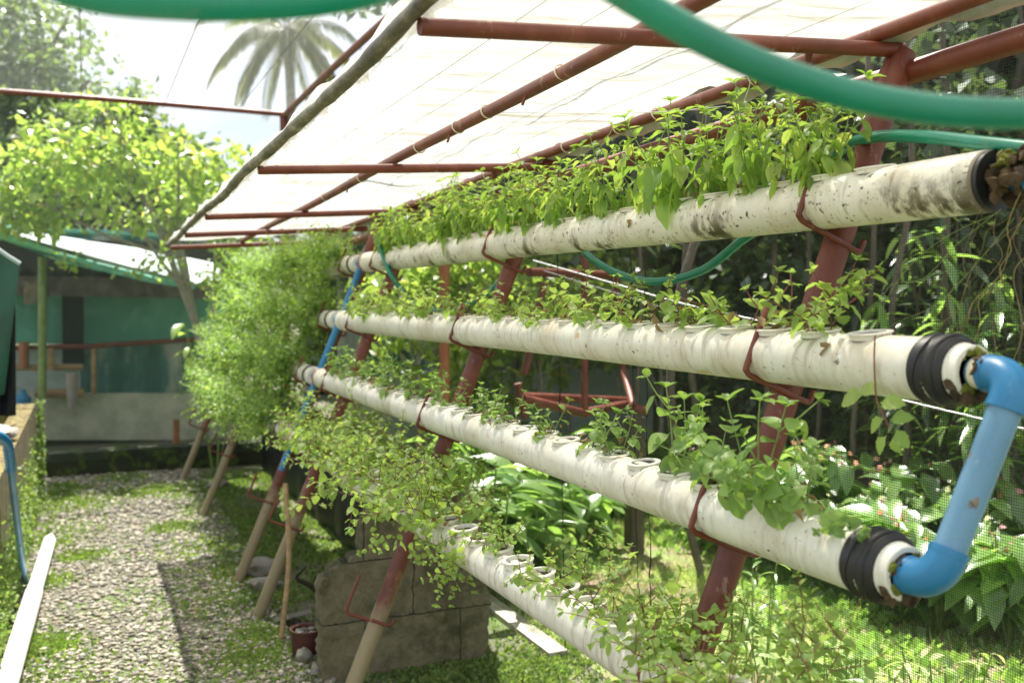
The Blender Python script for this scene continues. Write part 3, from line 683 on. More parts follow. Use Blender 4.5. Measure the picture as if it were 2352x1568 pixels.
# blue U between pipe two and pipe three, near end
def bend(p0, corner, p1, n=8):
    p0, corner, p1 = Vector(p0), Vector(corner), Vector(p1)
    return [(p0 * (1 - t) ** 2 + corner * 2 * t * (1 - t) + p1 * t * t) for t in np.linspace(0, 1, n)]
(xb, zb), (xc, zc) = PIPES[1], PIPES[2]; yu = 1.14
B = Vector((xb, 1.138, zb)); Cc = Vector((xc, 1.168, zc)); dn = (Cc - B).normalized()
u = thing('blue_connector_pipe', 'thick blue pipe with two elbows joining two white pipes at the right', 'water pipe', (xb, yu, zb))
for P0, s in ((B, 1), (Cc, -1)):
    P0 = Vector(P0)
    MB().tube([P0 + Vector((0, .055, 0)), P0 + Vector((0, .052, 0))] + bend(P0 + Vector((0, .05, 0)), P0, P0 + dn * s * .05, 9) + [P0 + dn * s * .056], [.0305] + [.031] * 10 + [.0305], 24).build('elbow', M['blue'], u)
    MB().tube([P0 + dn * s * .050, P0 + dn * s * .060], .0318, 24).build('socket_rim', M['blue'], u); MB().tube([P0 + Vector((0, .050, 0)), P0 + Vector((0, .060, 0))], .0318, 24).build('socket_rim', M['blue'], u)
    MB().tube([P0 + Vector((0, .13, 0)), P0 + Vector((0, .052, 0))], .0255, 20).build('nipple', M['blue_pale'], u)
    MB().tube([P0 + Vector((0, .079, 0)), P0 + Vector((0, .065, 0))], .0275, 20).build('sealing_ring', M['tie'], u)
    m = MB(); R = random.Random(7)
    for k in range(9): m.blob((P0.x + .026 * cos(1.9 + k * .16), P0.y + R.uniform(.055, .068), P0.z + .026 * sin(1.9 + k * .16)), (.009, .008, .007), k, .5, 1)
    m.build('moss', M['gunk'], u)
MB().tube([B + dn * .05, Cc - dn * .05], .0262, 24).build('straight_pipe', M['blue_pale'], u)
mid = B.lerp(Cc, .60); m = MB(); m.blob(mid + Vector((-.010, -.0215, .0)), (.013, .004, .010), 5, .4, 2); m.build('mud_spot', M['wood_grey'], u)
# downpipe at the far end of the near rack
d = thing('blue_downpipe', 'slim blue pipe slanting down at the far ends of the white pipes', 'water pipe', (1.5, 5.74, 1.9))
yq = 5.74
pts = [(PIPES[0][0] + .03, yq, PIPES[0][1] + .06)] + [(x, yq, z) for x, z in PIPES] + [(1.02, yq, .72)]
MB().tube(pts, .0195, 16).build('pipe', M['blue'], d)
for x, z in PIPES[:3]:
    MB().tube([(x, yq, z), (x, yq + .14, z)], .025, 14).build('branch', M['blue'], d)
    MB().tube([Vector((x, yq, z)) + UPV * .035, Vector((x, yq, z)) + UPV * .05], .0262, 16).build('joint_ring', M['white_over'], d)

# ================================================================== HERBS IN THE PIPES
KB = [herb_meshes('herb_plant', 10 + i, M['basil'], M['stem_green'], nst=5, height=.265, llen=.090, gap=.034, lean=.85, droop=1.7, branch=.4) for i in range(5)]
KM = [herb_meshes('mint_plant', 30 + i, M['mint'], M['stem_red'], nst=3, height=.17, llen=.046, gap=.024, lean=.9, droop=.4, trail=True, branch=.5, tpl=T_MINT, stemr=.0016) for i in range(5)]
KR = [herb_meshes('herb_plant', 50 + i, M['basil2'], M['stem_green'], nst=3, height=.13, llen=.048, gap=.026, lean=.8, droop=1.0, branch=.45, tpl=T_ROUND, stemr=.0018) for i in range(5)]
KD = [herb_meshes('mint_plant', 70 + i, M['mint'], M['stem_red'], nst=6, height=.27, llen=.048, gap=.027, lean=1.2, droop=.5, trail=True, branch=.5, tpl=T_MINT, stemr=.0015) for i in range(4)]
KT = [herb_meshes('herb_plant', 90 + i, M['basil2'], M['stem_green'], nst=3, height=.22, llen=.080, gap=.042, lean=.45, droop=1.6, branch=.4, tpl=T_ROUND, stemr=.0025) for i in range(3)]
KO = [herb_meshes('oregano_bush', 110 + i, M['oregano'], M['stem_green'], nst=24, height=.36, llen=.043, gap=.027, lean=.85, droop=.5, branch=.45, tpl=T_SMALL, stemr=.0012, globe=True) for i in range(3)]
R = random.Random(11)
def plant(kinds, X, Y, Z, sc, label, cat, group, i):
    return copy_thing(kinds[i % len(kinds)], (X, Y, Z), R.random() * 6.28, sc, label, cat, group)
def oword(k): return ORD[k] if k else 'nearest'
def lab(k, kind, row): return '%s %s counting from the near end of the %s white pipe' % (oword(k), kind, row)
X, Z = PIPES[0]; k = 0
for i, y in enumerate(COLLARY[0]):
    if i == 0 or (2.3 < y < 2.9 and i % 4 == 3): continue
    sc = .62 + .50 * (1 if 1.95 < y < 2.75 else .55) * R.random() + (.06 if y > 3 else 0)
    if y < 2.3: sc = .66 + .34 * R.random()
    plant(KB, X - .01, y + R.uniform(-.02, .02), Z + .055, sc, lab(k, 'leafy green herb', 'top'), 'herb', 'leafy herbs in the top pipe', i); k += 1
X, Z = PIPES[1]; k = 0
for i, y in enumerate(COLLARY[1]):
    if i in (0, 4, 8, 12, 17, 22): continue
    sc = (1.25 if i in (2, 3) else .8 + .5 * R.random()) * (1.0 if y > 4 else 1)
    plant(KM, X, y, Z + .055, sc, lab(k, 'red-stemmed mint', 'second'), 'mint', 'mint plants in the second pipe', i); k += 1
X, Z = PIPES[2]; k = 0
for i, y in enumerate(COLLARY[2]):
    if i in (4, 7, 9, 13, 18, 24): continue
    ks = KT if i in (1, 2, 3) else KR
    plant(ks, X, y, Z + .055, (.62 + .5 * R.random()) if ks is KT else (.85 + .5 * R.random()), lab(k, 'round-leaved herb', 'third'), 'herb', 'round-leaved herbs in the third pipe', i); k += 1
X, Z = PIPES[3]; k = 0
for i, y in enumerate(COLLARY[3]):
    if y > 3.0 or y < 2.08:
        plant(KD, X - .02, y, Z + .055, .95 + .35 * R.random() if y > 3 else .62 + .4 * R.random(), lab(k, 'trailing mint', 'lowest'), 'mint', 'mint plants in the lowest pipe', i); k += 1
    elif i % 3 != 1:
        plant(KM, X, y, Z + .055, .55 + .35 * R.random(), lab(k, 'trailing mint', 'lowest'), 'mint', 'mint plants in the lowest pipe', i); k += 1
k = 0
for r, (X, Z) in enumerate(PIPES):
    for j in range(14):
        y = 6.15 + j * .28
        plant(KO, X - .07, y + R.uniform(-.06, .06), Z + .04, (.62 + .45 * R.random()) * (1.0 if r else .95), '%s bushy oregano clump from the near end of the %s pipe on the far rack' % (oword(j), RNAME[r]), 'oregano', 'oregano clumps on the far rack', j + r); k += 1
for n_, (px_, y, tilt, sc, pk, lb) in enumerate(((2, 1.50, -1.25, .85, KT, 'leafy herb flopping over the front of the third pipe near its black ring'), (2, 1.64, -.9, .8, KT, 'leafy herb leaning out over the third pipe just left of the drooping one'), (3, 2.95, -1.9, .9, KD, 'mint spray hanging straight down in front of the block wall'), (3, 3.3, -1.5, .9, KD, 'mint spray spilling forward from the lowest pipe left of the block wall'), (2, 1.36, -1.5, .45, KT, 'small herb sprig hanging closest to the black ring of the third pipe'))):
    X, Z = PIPES[px_]; o = plant(pk, X - .04, y, Z + .055, sc, lb, 'herb' if pk is KT else 'mint', None, n_); o.rotation_euler = (0, tilt, .3 * n_)
for q in (KB, KM, KR, KD, KT, KO):
    for o in q: kill(o)
# one mint runner hanging over the near end of the second pipe
rn = thing('mint_runner', 'single red mint runner hanging over the second pipe near its black ring', 'mint', (1.31, 1.47, 1.64))
pts = [PX(x, y, 1.305) for x, y in ((2010, 770), (2008, 830), (2012, 905), (2018, 930), (2045, 985))]
MB().tube(cat_curve(pts, 5), .0016, 6).build('stem', M['stem_red'], rn)
lp = [PX(x, y, 1.300) for x, y in ((1985, 905), (2022, 925), (2010, 905), (2045, 965), (2030, 960), (2058, 985), (2036, 1000), (2050, 1005))]
V, F = place(T_MINT, np.array([tuple(p) for p in lp]), np.array([(-.3, .8, -.3), (.2, -.8, .1), (0, .7, .3), (.3, -.6, .2), (-.2, .7, -.6), (.1, -.5, -.7), (-.2, .4, -.8), (.2, -.3, -.9)]), np.tile([-.8, 0, .5], (8, 1)), np.array([.055, .045, .04, .04, .042, .038, .04, .03]))
np_mesh('leaves', V, F, M['mint'], rn, world=True)

for n_, (px_, y, a_, sz_, mm, lb) in enumerate(((1, 1.52, 2.5, .045, 'dry', 'curled brown dead leaf stuck to the side of the second pipe near its ring'), (1, 2.6, 2.0, .03, 'dry', 'dead leaf on the second pipe right of the middle'), (2, 2.75, 2.2, .028, 'dry', 'dead leaf on the third pipe near its middle'), (3, 2.35, 2.3, .03, 'dry', 'dead leaf on the lowest pipe beside an open collar'), (0, 2.5, 2.9, .035, 'dry', 'brown leaf clinging under the herbs on the top pipe'))):
    X, Z = PIPES[px_]; p = Vector((X + .059 * cos(a_), y, Z + .059 * sin(a_))); V, F = place(leaf_tpl(6, .3, .9, .6, .12, .1, .8), np.array([tuple(p)]), np.array([(-.2, .8, -.5)]), np.array([(cos(a_), 0, sin(a_))]), np.array([sz_]))
    tag(np_mesh('dead_leaf', V, F, M[mm]), lb, 'leaf')
# ================================================================== HOSES
def hose(name, label, pts, r, seg=20):
    P = cat_curve(pts, 14); m = MB().tube(P, r, seg); o = m.build(name, M['hose'])
    me = o.data; uv = me.uv_layers.new(name='UVMap'); n = len(P); acc = [0]
    for i in range(1, n): acc.append(acc[-1] + (P[i] - P[i - 1]).length)
    for p in me.polygons:
        vs = [me.loops[l].vertex_index for l in p.loop_indices]; ks = [v % seg for v in vs]; wrap = max(ks) == seg - 1 and min(ks) == 0
        for l, v in zip(p.loop_indices, vs):
            kk = v % seg; uv.data[l].uv = ((seg if (wrap and kk == 0) else kk) / seg, acc[min(v // seg, n - 1)])
    return tag(o, label, 'hose')
hose('garden_hose', 'thick green hose sagging across the foreground in front of the roof',
     [PD(60, -60, .82), PD(220, -10, .82), PD(400, 6, .82), PD(560, 8, .84), PD(740, -4, .86), PD(900, -40, .88), PD(1100, -130, .9), PD(1260, -125, .92), PD(1400, -35, .92), PD(1560, 60, .93), PD(1740, 148, .94), PD(1950, 216, .95), PD(2150, 252, .95), PD(2352, 262, .95), PD(2500, 250, .95)], .0150, 28)
hose('garden_hose', 'green hose looping behind the top white pipe and hanging in two sags',
     [PX(2400, 345, 1.50), PX(2250, 328, 1.52), PX(2120, 314, 1.56), PX(2000, 316, 1.62), PX(1930, 345, 1.66), PX(1880, 420, 1.68), PX(1790, 500, 1.70), PX(1710, 548, 1.72), PX(1610, 622, 1.72), PX(1500, 646, 1.72), PX(1410, 624, 1.72), PX(1340, 576, 1.73), PX(1290, 500, 1.74), PX(1262, 420, 1.75), PX(1256, 366, 1.75)], .0135)
hose('garden_hose', 'green hose sagging under the top pipe between the two middle red legs',
     [PX(1262, 380, 1.78), PX(1250, 500, 1.72), PX(1185, 598, 1.66), PX(1130, 665, 1.62), PX(1060, 705, 1.58), PX(980, 712, 1.55), PX(930, 672, 1.52), PX(895, 625, 1.46), PX(872, 560, 1.44)], .0135)

# ================================================================== NET HOUSE
NX = 1.95; NY = 10.35; NZ = 3.58
nh = thing('net_house', 'net enclosure with red top beams around the rack', 'net house', (NX, NY, 0))
MB().tube([(1.9, y, NZ + .01 * sin(y)) for y in np.linspace(0, NY, 20)], .030, 12).build('beam', M['red'], nh)
MB().tube([(x, NY, NZ + .03 * sin((x + 4) * .5)) for x in np.linspace(-6, 1.9, 24)], .026, 12).build('beam', M['red'], nh)
MB().tube([(1.9, NY, 0), (1.9, NY, NZ)], .042, 12).build('post', M['red'], nh)
MB().tube([(1.90, 5.42, 0), (1.90, 5.42, 2.3)], .030, 14).build('post', M['rust_orange'], nh)
MB().tube([(1.9, 5.5, NZ), (1.25, 5.5, NZ + .5)], .012, 8).build('roof_stay', M['red'], nh)
grid_sheet('side_net', M['net_dark'], (NX, .3, .1), (NX, NY, .1), (NX, NY, NZ), (NX, .3, NZ), 60, 20, lambda a, b, p: (.012 * sin(p.y * 3.1 + p.z) + .006 * sin(p.y * 7 + 2 * p.z), 0, 0), nh)
grid_sheet('roof_net', M['net_roof'], (-6, .3, NZ + .04), (1.9, .3, NZ + .04), (1.9, NY, NZ + .04), (-6, NY, NZ + .04), 60, 60, lambda a, b, p: (0, 0, .05 * sin(p.x * 1.7) * sin(p.y * .9) - .25 * (1 - (2 * b - 1) ** 2) * 0), nh)
grid_sheet('end_net', M['net_far'], (-6, NY + .03, .15), (1.9, NY + .03, .15), (1.9, NY + .03, NZ), (-6, NY + .03, NZ), 40, 16, lambda a, b, p: (0, .02 * sin(p.x * 3), 0), nh)
for x0 in (-1.5, -.75, 0.0, .75, 1.45):
    MB().tube([(x0, y, NZ + .03) for y in np.linspace(1, NY, 12)], .004, 5, False).build('roof_wire', M['wood_grey'], nh)
R = random.Random(5)
for xp in (1492, 1462, 1290, 1978):
    base = PX(xp, 700, NX - .02); m = MB(); pts = [(NX - .02 + R.uniform(-.002, .002), base.y + R.uniform(-.006, .006) + .05 * (z - 1), z) for z in np.linspace(.15, 2.4 if xp != 1978 else .6, 40)]
    m.tube(pts, [R.uniform(.001, .0035) for _ in pts], 5, False)
    m.build('net_seam', M['soil'], nh)
kb = MB().box((2.04, 7.2, .015), (.10, 6.0, .03)).build('kerb', M['kerb'], None, False); tag(kb, 'pale concrete kerb running along the foot of the side net', 'kerb')
kb2 = MB()
V0 = []
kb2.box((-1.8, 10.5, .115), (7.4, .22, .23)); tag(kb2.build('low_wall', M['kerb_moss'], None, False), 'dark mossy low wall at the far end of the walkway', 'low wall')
bs = grid_sheet('shade_sheet', M['rubber'], (1.62, 5.7, 0), (1.62, 10.2, 0), (1.66, 10.2, .85), (1.66, 5.7, .80), 40, 6, lambda a, b, p: (.02 * sin(p.y * 9) + .01 * sin(p.y * 23 + p.z * 6), 0, 0))  # dark sheet added to stand in for deep shade under the far rack
tag(bs, 'added black sheet standing in for the deep shade behind the far rack', 'shade sheet')
# cords behind the net
tag(MB().tube(cat_curve([PX(x, y, 2.1) for x, y in ((1225, 598), (1400, 648), (1560, 695), (1750, 738), (1900, 775))], 5), .0035, 6).build('cord', M['white_cord']), 'white cord slanting behind the net above the second pipe', 'cord')
tag(MB().tube([PX(1250, 622, 2.1), PX(1500, 700, 2.1), PX(1640, 735, 2.1)], .003, 6).build('cord', M['white_cord']), 'thinner lower white cord behind the net above the second pipe', 'cord')
tag(MB().tube([PX(1960, 891, 2.15), PX(2150, 937, 2.15), PX(2400, 996, 2.15)], .0032, 6).build('cord', M['white_cord']), 'bright white cord at the right behind the blue pipe', 'cord')
tag(MB().tube(cat_curve([(1.10, 2.75, 2.25), (1.35, 2.3, 2.19), (1.66, 2.35, 2.24)], 6), .0012, 5).build('cord', M['white_cord']), 'thin white string tied between the two roof purlins', 'cord')

# ================================================================== WALKWAY OBJECTS
def poly_slab(prof, y0, th, name, m, jitter=.009, step=.022, seed=1, **kw):
    R = random.Random(seed); out = []
    for i in range(len(prof)):
        a = Vector(prof[i]); b = Vector(prof[(i + 1) % len(prof)]); n = max(1, int((b - a).length / step))
        for k in range(n): q = a.lerp(b, k / n); out.append((q.x + R.uniform(-jitter, jitter), q.y + R.uniform(-jitter, jitter) if q.y > .01 else 0))
    mb = MB(); n = len(out); mb.v = [(x, y0, z) for x, z in out] + [(x, y0 + th, z) for x, z in out]
    mb.f = [tuple(range(n)), tuple(range(2 * n - 1, n - 1, -1))] + [(i, i + n, (i + 1) % n + n, (i + 1) % n) for i in range(n)]
    return mb.build(name, m, None, False)
pr = [(lambda p: (p.x, max(0, p.z)))(PY(x, y, 4.33)) for x, y in ((742, 1600), (737, 1346), (762, 1312), (800, 1290), (832, 1270), (828, 1200), (850, 1178), (960, 1160), (1030, 1140), (1085, 1137), (1107, 1170), (1112, 1260), (1125, 1386), (1116, 1545))]
tag(poly_slab(pr, 4.33, .11, 'block_wall', M['block']), 'broken grey hollow-block wall standing behind the second red leg', 'block wall')
tk = thing('water_tank', 'low mossy concrete tank wall stained yellow at the left edge', 'tank', (-1.4, 6.4, 0))
tm = MB(); tm.box((-.47, 6.4, .41), (.14, 5.8, .82)); tm.box((-1.5, 9.23, .408), (1.92, .14, .815)); tm.build('wall', M['tank'], tk, False)
wt = MB(); wt.v = [(-2.6, 3.5, .6), (-.54, 3.5, .6), (-.54, 9.16, .6), (-2.6, 9.16, .6)]; wt.f = [(0, 1, 2, 3)]
wm, N_, L_, b_ = mat('green tank water'); b_.inputs['Base Color'].default_value = (.03, .05, .02, 1); b_.inputs['Roughness'].default_value = .08; wt.build('water_surface', wm, tk, False)
rng = np.random.default_rng(9); n = 5000
P = np.stack([-.40 + rng.normal(size=n) * .015, rng.uniform(4.5, 9.3, n), np.abs(rng.normal(size=n)) * .22], 1)
P2 = np.stack([-.40 + rng.random(600) * .06, 9.15 + rng.random(600) * .15, rng.uniform(0, .85, 600)], 1); P = np.concatenate([P, P2]); n = len(P)
D = rng.normal(size=(n, 3)); D[:, 0] = np.abs(D[:, 0]) + .3; V, F = place(T_SMALL, P, D, rng.normal(size=(n, 3)), rng.uniform(.012, .032, n))
np_mesh('creeping_moss', V, F, M['moss'], tk, world=True)
bp = thing('blue_water_pipe', 'thin blue pipe with an elbow coming down from the mossy tank', 'water pipe', (-.36, 6.5, 0))
a = PX(14, 985, -.36); b = PZ(57, 1342, 0)
pts = [Vector((a.x - .18, a.y - .1, a.z - .01)), Vector((a.x - .04, a.y - .03, a.z)), a, a + Vector((0, .05, -.05)), a.lerp(b, .12)]
MB().tube(bend(pts[0], a + Vector((.01, 0, .01)), pts[4], 12), .024, 12).build('elbow', M['blue'], bp)
MB().tube([pts[4], b], .019, 12).build('pipe', M['blue_pale'], bp); MB().tube([a.lerp(b, .10), a.lerp(b, .22)], .025, 12).build('coupling', M['blue'], bp)
MB().blob((b.x, b.y, .01), (.04, .04, .02), 3, .3).build('foot', M['soil'], bp)
wp = thing('white_pipe', 'bright white pipe lying on the gravel at the lower left', 'pipe', (-.33, 4.5, .05))
q0, q1 = PZ(118, 1228, .055), PZ(18, 1560, .055); q1 = q1 + (q1 - q0) * .25; qm = q0.lerp(q1, .42)
MB().tube([q0, q0.lerp(qm, .12), qm], [.012, .040, .042], 20).build('pipe', M['white_over'], wp); MB().tube([qm.lerp(q1, -.012), q1], .048, 20).build('socket_pipe', M['white_over'], wp)
pt = thing('clay_pot', 'small red clay pot filled with stones beside the block wall', 'pot', tuple(PZ(705, 1500)))
c = PZ(705, 1500); R = random.Random(8); s = .155
prof = [(.0, 0), (.066, 0), (.070, .01), (.074, .11), (.080, .112), (.081, .125), (.074, .126), (.068, .12), (.066, .09), (0, .09)]
m = MB(); seg = 28
for r_, z_ in prof:
    for k in range(seg): m.v.append((c.x + r_ * cos(2 * pi * k / seg), c.y + r_ * sin(2 * pi * k / seg), z_))
for i in range(len(prof) - 1):
    for k in range(seg): m.f.append((i * seg + k, i * seg + (k + 1) % seg, (i + 1) * seg + (k + 1) % seg, (i + 1) * seg + k))
m.build('pot', M['clay'], pt)
for k in range(7):
    a = k * .9; tag(MB().blob((c.x + .036 * cos(a) * (k > 0), c.y + .036 * sin(a) * (k > 0), .105), (.022, .018, .014), k, .3).build('pebble', M['stone']), ['round grey pebble in the middle of the clay pot', 'pebble at the right rim of the clay pot', 'small pebble right of centre in the clay pot', 'pebble at the back of the clay pot', 'pebble at the back left of the clay pot', 'pebble at the left rim of the clay pot', 'pebble at the front of the clay pot'][k], 'pebble', 'pebbles in the clay pot')
tl = PZ(675, 1440); rt = Matrix.Rotation(.35, 3, 'Z') @ Matrix.Rotation(-.35, 3, 'X')
tag(MB().box((tl.x, tl.y + .04, .05), (.13, .16, .022), rt).build('roof_tile', M['tile'], None, False), 'curved grey tile leaning near the clay pot', 'tile')
for (x, y, dx, dz, lb) in ((598, 1320, .13, .07, 'large smooth grey boulder behind the third red leg'), (612, 1352, .10, .05, 'flatter tan stone at the foot of the third red leg'), (470, 1325 - 40, .05, .03, 'small round stone in the shade by the far legs'), (700, 1520, .04, .045, 'grey lump of rubble just in front of the clay pot'), (740, 1545, .05, .03, 'pale chunk of rubble at the corner of the block wall'), (500, 1120, .09, .05, 'pale stone at the foot of the farthest leg')):
    p = PZ(x, y); tag(MB().blob((p.x, p.y, dz * .6), (dx, dx * .7, dz), int(x), .2, 3).build('stone', concrete('stone %d' % x, (.34, .31, .26), (.18, .17, .14), 9)), lb, 'stone')
for (x0, y0, x1, y1, r_, lb) in ((655, 1110, 645, 1470, .014, 'thin weathered stick standing behind the third red leg'),):
    a = PZ(x1, y1); b = PY(x0, y0, a.y + .25); tag(MB().tube(cat_curve([a, a.lerp(b, .5) + Vector((.03, 0, 0)), b], 6), r_, 8).build('stick', M['wood']), lb, 'stick')
R = random.Random(21)
rk = thing('dead_stump', 'dark gnarled stump and roots in the shade under the mint', 'stump', (1.25, 5.1, 0)); m = MB()
for k in range(9):
    p = Vector((1.3 + R.uniform(-.1, .1), 5.2 + R.uniform(-.1, .1), 0)); pts = [p]
    for j in range(5): p = p + Vector((R.uniform(-.08, .06), R.uniform(-.05, .05), R.uniform(.03, .07))); pts.append(p)
    m.tube(cat_curve(pts, 3), [.03 * (1 - i / 18) for i in range(16)], 7)
m.build('wood', M['soil'], rk)
# green tarp and black cloth at the left edge
tp = thing('tarpaulin', 'dark green tarpaulin hanging at the left edge with a frayed pale top hem', 'tarpaulin', (-.9, 7.6, 1.5))
c0 = [PY(x, y, 7.6) for x, y in ((-180, 470), (46, 603), (10, 905), (-180, 960))]
def slab(quad, th, m, name, parent=None, nu=12, nv=16, amp=.012):
    g0 = [Vector(q) for q in quad]; mb = MB()
    for s_ in (0, 1):
        for j in range(nv + 1):
            for i in range(nu + 1):
                a, b = i / nu, j / nv; p = g0[0].lerp(g0[1], a).lerp(g0[3].lerp(g0[2], a), b); p.y += amp * sin(a * 17 + b * 3) + s_ * th; mb.v.append(tuple(p))
    w_ = nu + 1; o_ = w_ * (nv + 1)
    for j in range(nv):
        for i in range(nu):
            q = j * w_ + i; mb.f.append((q, q + 1, q + w_ + 1, q + w_)); mb.f.append((q + o_, q + w_ + o_, q + w_ + 1 + o_, q + 1 + o_))
    edge = [i for i in range(w_)] + [j * w_ + nu for j in range(1, nv + 1)] + [nv * w_ + i for i in range(nu - 1, -1, -1)] + [j * w_ for j in range(nv - 1, 0, -1)]
    for k in range(len(edge)): e0, e1 = edge[k], edge[(k + 1) % len(edge)]; mb.f.append((e0, e0 + o_, e1 + o_, e1))
    return mb.build(name, m, parent)
slab(c0, .01, M['tarp_green'], 'sheet', tp)
MB().tube(cat_curve([PY(x, y, 7.58) for x, y in ((-180, 468), (-40, 548), (10, 583), (46, 606))], 5), .014, 8).build('hem', M['tarp_white'], tp)
slab([PY(x, y, 7.75) for x, y in ((-60, 640), (36, 640), (36, 955), (-60, 955))], .02, M['black'], 'black_cloth', None, 12, 12, .03)
tag(bpy.data.objects['black_cloth'], 'black cloth hanging behind the dark green tarpaulin at the left edge', 'cloth')

tag(MB().blob((-.52, 6.9, .87), (.10, .14, .05), 77, .25, 3).build('stone', M['tile']), 'pale stone lying on top of the mossy tank wall', 'stone')
# ================================================================== SHED BEHIND THE END NET
SY = 12.6
sd_ = thing('net_shed', 'makeshift shed of green netting, tarpaulins and a concrete half wall behind the end net', 'shed', (0, SY, 0))
def panel(px, Y, th, m, name, amp=.0): return slab([PY(x, y, Y) for x, y in px], th, m, name, sd_, 10, 8, amp)
panel(((-300, 903), (560, 903), (560, 1010), (-300, 1010)), SY, .15, M['concrete'], 'half_wall')
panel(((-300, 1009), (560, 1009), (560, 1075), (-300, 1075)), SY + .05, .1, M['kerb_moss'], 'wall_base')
panel(((185, 792), (560, 775), (560, 905), (185, 905)), SY + .1, .03, M['teal'], 'lower_sheet', .03)
panel(((-300, 792), (190, 792), (190, 905), (-300, 905)), SY + .6, .03, M['teal_light'], 'back_panel', .0)
panel(((-300, 672), (560, 672), (560, 790), (-300, 790)), SY + .3, .004, M['net_green'], 'shade_net', .02)
panel(((-300, 672), (560, 672), (560, 790), (-300, 790)), SY + .9, .03, M['tarp_hem'], 'green_screen', .02)
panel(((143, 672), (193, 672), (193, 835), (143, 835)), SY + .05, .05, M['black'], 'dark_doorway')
panel(((-300, 630), (560, 640), (560, 688), (-300, 672)), SY - .1, .06, M['brown_sheet'], 'eaves_sheet', .01)
panel(((-300, 540), (560, 560), (560, 650), (-300, 640)), SY + 1.6, .05, M['soil'], 'under_roof_shade', .0)  # upright dark panel painted for the shade beneath the roof tarp
for (a, b, r_, mm) in (((-300, 805), (200, 795), .03, 'red'), ((200, 795), (560, 772), .03, 'red'), ((-100, 845), (190, 843), .035, 'wood'), ((80, 902), (192, 902), .05, 'wood')):
    MB().tube([PY(*a, SY - .12), PY(*b, SY - .12)], r_, 8).build('rail', M[mm], sd_)
for (x, y0, y1, Y, r_, mm) in ((97, 590, 915, SY - .4, .045, 'stem_green'), (55, 785, 845, SY - .2, .055, 'rust_orange'), (118, 800, 850, SY - .2, .04, 'wood'), (405, 963, 1025, 11.2, .035, 'rust_orange'), (215, 800, 905, SY - .1, .03, 'wood'), (160, 860, 900, SY - .2, .03, 'wood_grey')):
    MB().tube([PY(x, y0, Y), PY(x, y1, Y)], r_, 10).build('post', M[mm], sd_)
p = PY(165, 885, SY - .5); tag(MB().tube([p - Vector((0, 0, .25)), p, p + Vector((0, 0, .14))], [.05, .06, .065], 18).build('bucket', M['tile']), 'grey bucket standing by the dark doorway of the shed', 'bucket')
p = PY(52, 930, SY - .5); tag(MB().tube([p - Vector((0, 0, .18)), p + Vector((0, 0, .08)), p + Vector((0, 0, .13)), p + Vector((0, 0, .17))], [.09, .09, .04, .035], 16).build('jug', M['blue']), 'small blue jug beside the tank behind the end net', 'jug')
MB().box(PY(80, 672, SY - .3), (.22, .1, .25)).build('electric_box', M['wood_grey'], sd_, False)
def tarp_poly(px, m, name):
    mb = MB(); P = [PY(x, y, Y) for x, y, Y in px]; n = len(P); mb.v = [tuple(p) for p in P] + [tuple(p + Vector((0, 0, -.015))) for p in P]
    mb.f = [tuple(range(n)), tuple(range(2 * n - 1, n - 1, -1))] + [(i, i + n, (i + 1) % n + n, (i + 1) % n) for i in range(n)]; return mb.build(name, m, sd_, False)
tarp_poly(((-300, 440, 11.9), (0, 527, 11.9), (150, 582, 11.9), (330, 627, 11.9), (450, 650, 11.9), (520, 640, 12.4), (500, 606, 13.6), (330, 570, 14.2), (110, 543, 14.4), (-300, 480, 14.6)), M['tarp_white'], 'roof_tarp')
tarp_poly(((-300, 441, 11.88), (0, 528, 11.88), (150, 583, 11.88), (330, 628, 11.88), (450, 651, 11.88), (445, 662, 11.86), (325, 642, 11.86), (150, 602, 11.86), (0, 546, 11.86), (-300, 458, 11.86)), M['tarp_hem'], 'roof_hem')
tarp_poly(((-300, 516, 15.5), (420, 545, 15.5), (560, 560, 15.5), (560, 610, 15.45), (300, 600, 15.45), (-300, 570, 15.45)), M['teal'], 'rear_roof')
MB().tube([PY(-300, 514, 15.5), PY(0, 523, 15.5), PY(420, 543, 15.5)], .04, 8).build('ridge_pole', M['tarp_hem'], sd_)

# low structures seen through the rack
hs = thing('garden_building', 'low teal walled building behind the net seen between the pipes', 'building', (4, 11, 0))
def pan2(px, Y, th, m, name): return slab([PY(x, y, Y) for x, y in px], th, m, name, hs, 2, 2, 0)
pan2(((900, 855), (1500, 850), (1500, 1010), (900, 1010)), 9.2, .12, M['teal_light'], 'pale_wall')
pan2(((780, 640), (1260, 640), (1260, 1010), (780, 1010)), 10.8, .12, M['teal'], 'teal_wall')
pan2(((780, 905), (1200, 905), (1200, 1090), (780, 1090)), 9.6, .1, M['concrete'], 'concrete_wall')
for xx in (880, 1010, 1140, 1255): MB().tube([PY(xx, 640, 10.7), PY(xx, 1010, 10.7)], .04, 8).build('post', M['wood_grey'], hs)
MB().box(PY(1040, 635, 10.7), (3.0, .3, .06)).build('roof_edge', M['brown_sheet'], hs, False)
st = thing('pipe_stand', 'red pipe stand on a concrete pillar behind the net', 'stand', tuple(PZ(1400, 1100)))
SYs = 5.6
def bar(a, b, Ya=SYs, Yb=None, r_=.024): return MB().tube([PY(*a, Ya), PY(*b, Yb or Ya)], r_, 10)
for a, b, Ya, Yb in (((1343, 580), (1343, 948), SYs, SYs), ((1415, 628), (1432, 850), 6.1, 6.1), ((1432, 850), (1455, 935), 6.1, 5.6), ((1205, 860), (1250, 650), 5.4, 5.4), ((1190, 880), (1205, 960), 5.4, 5.4)): bar(a, b, Ya, Yb).build('upright', M['red'], st)
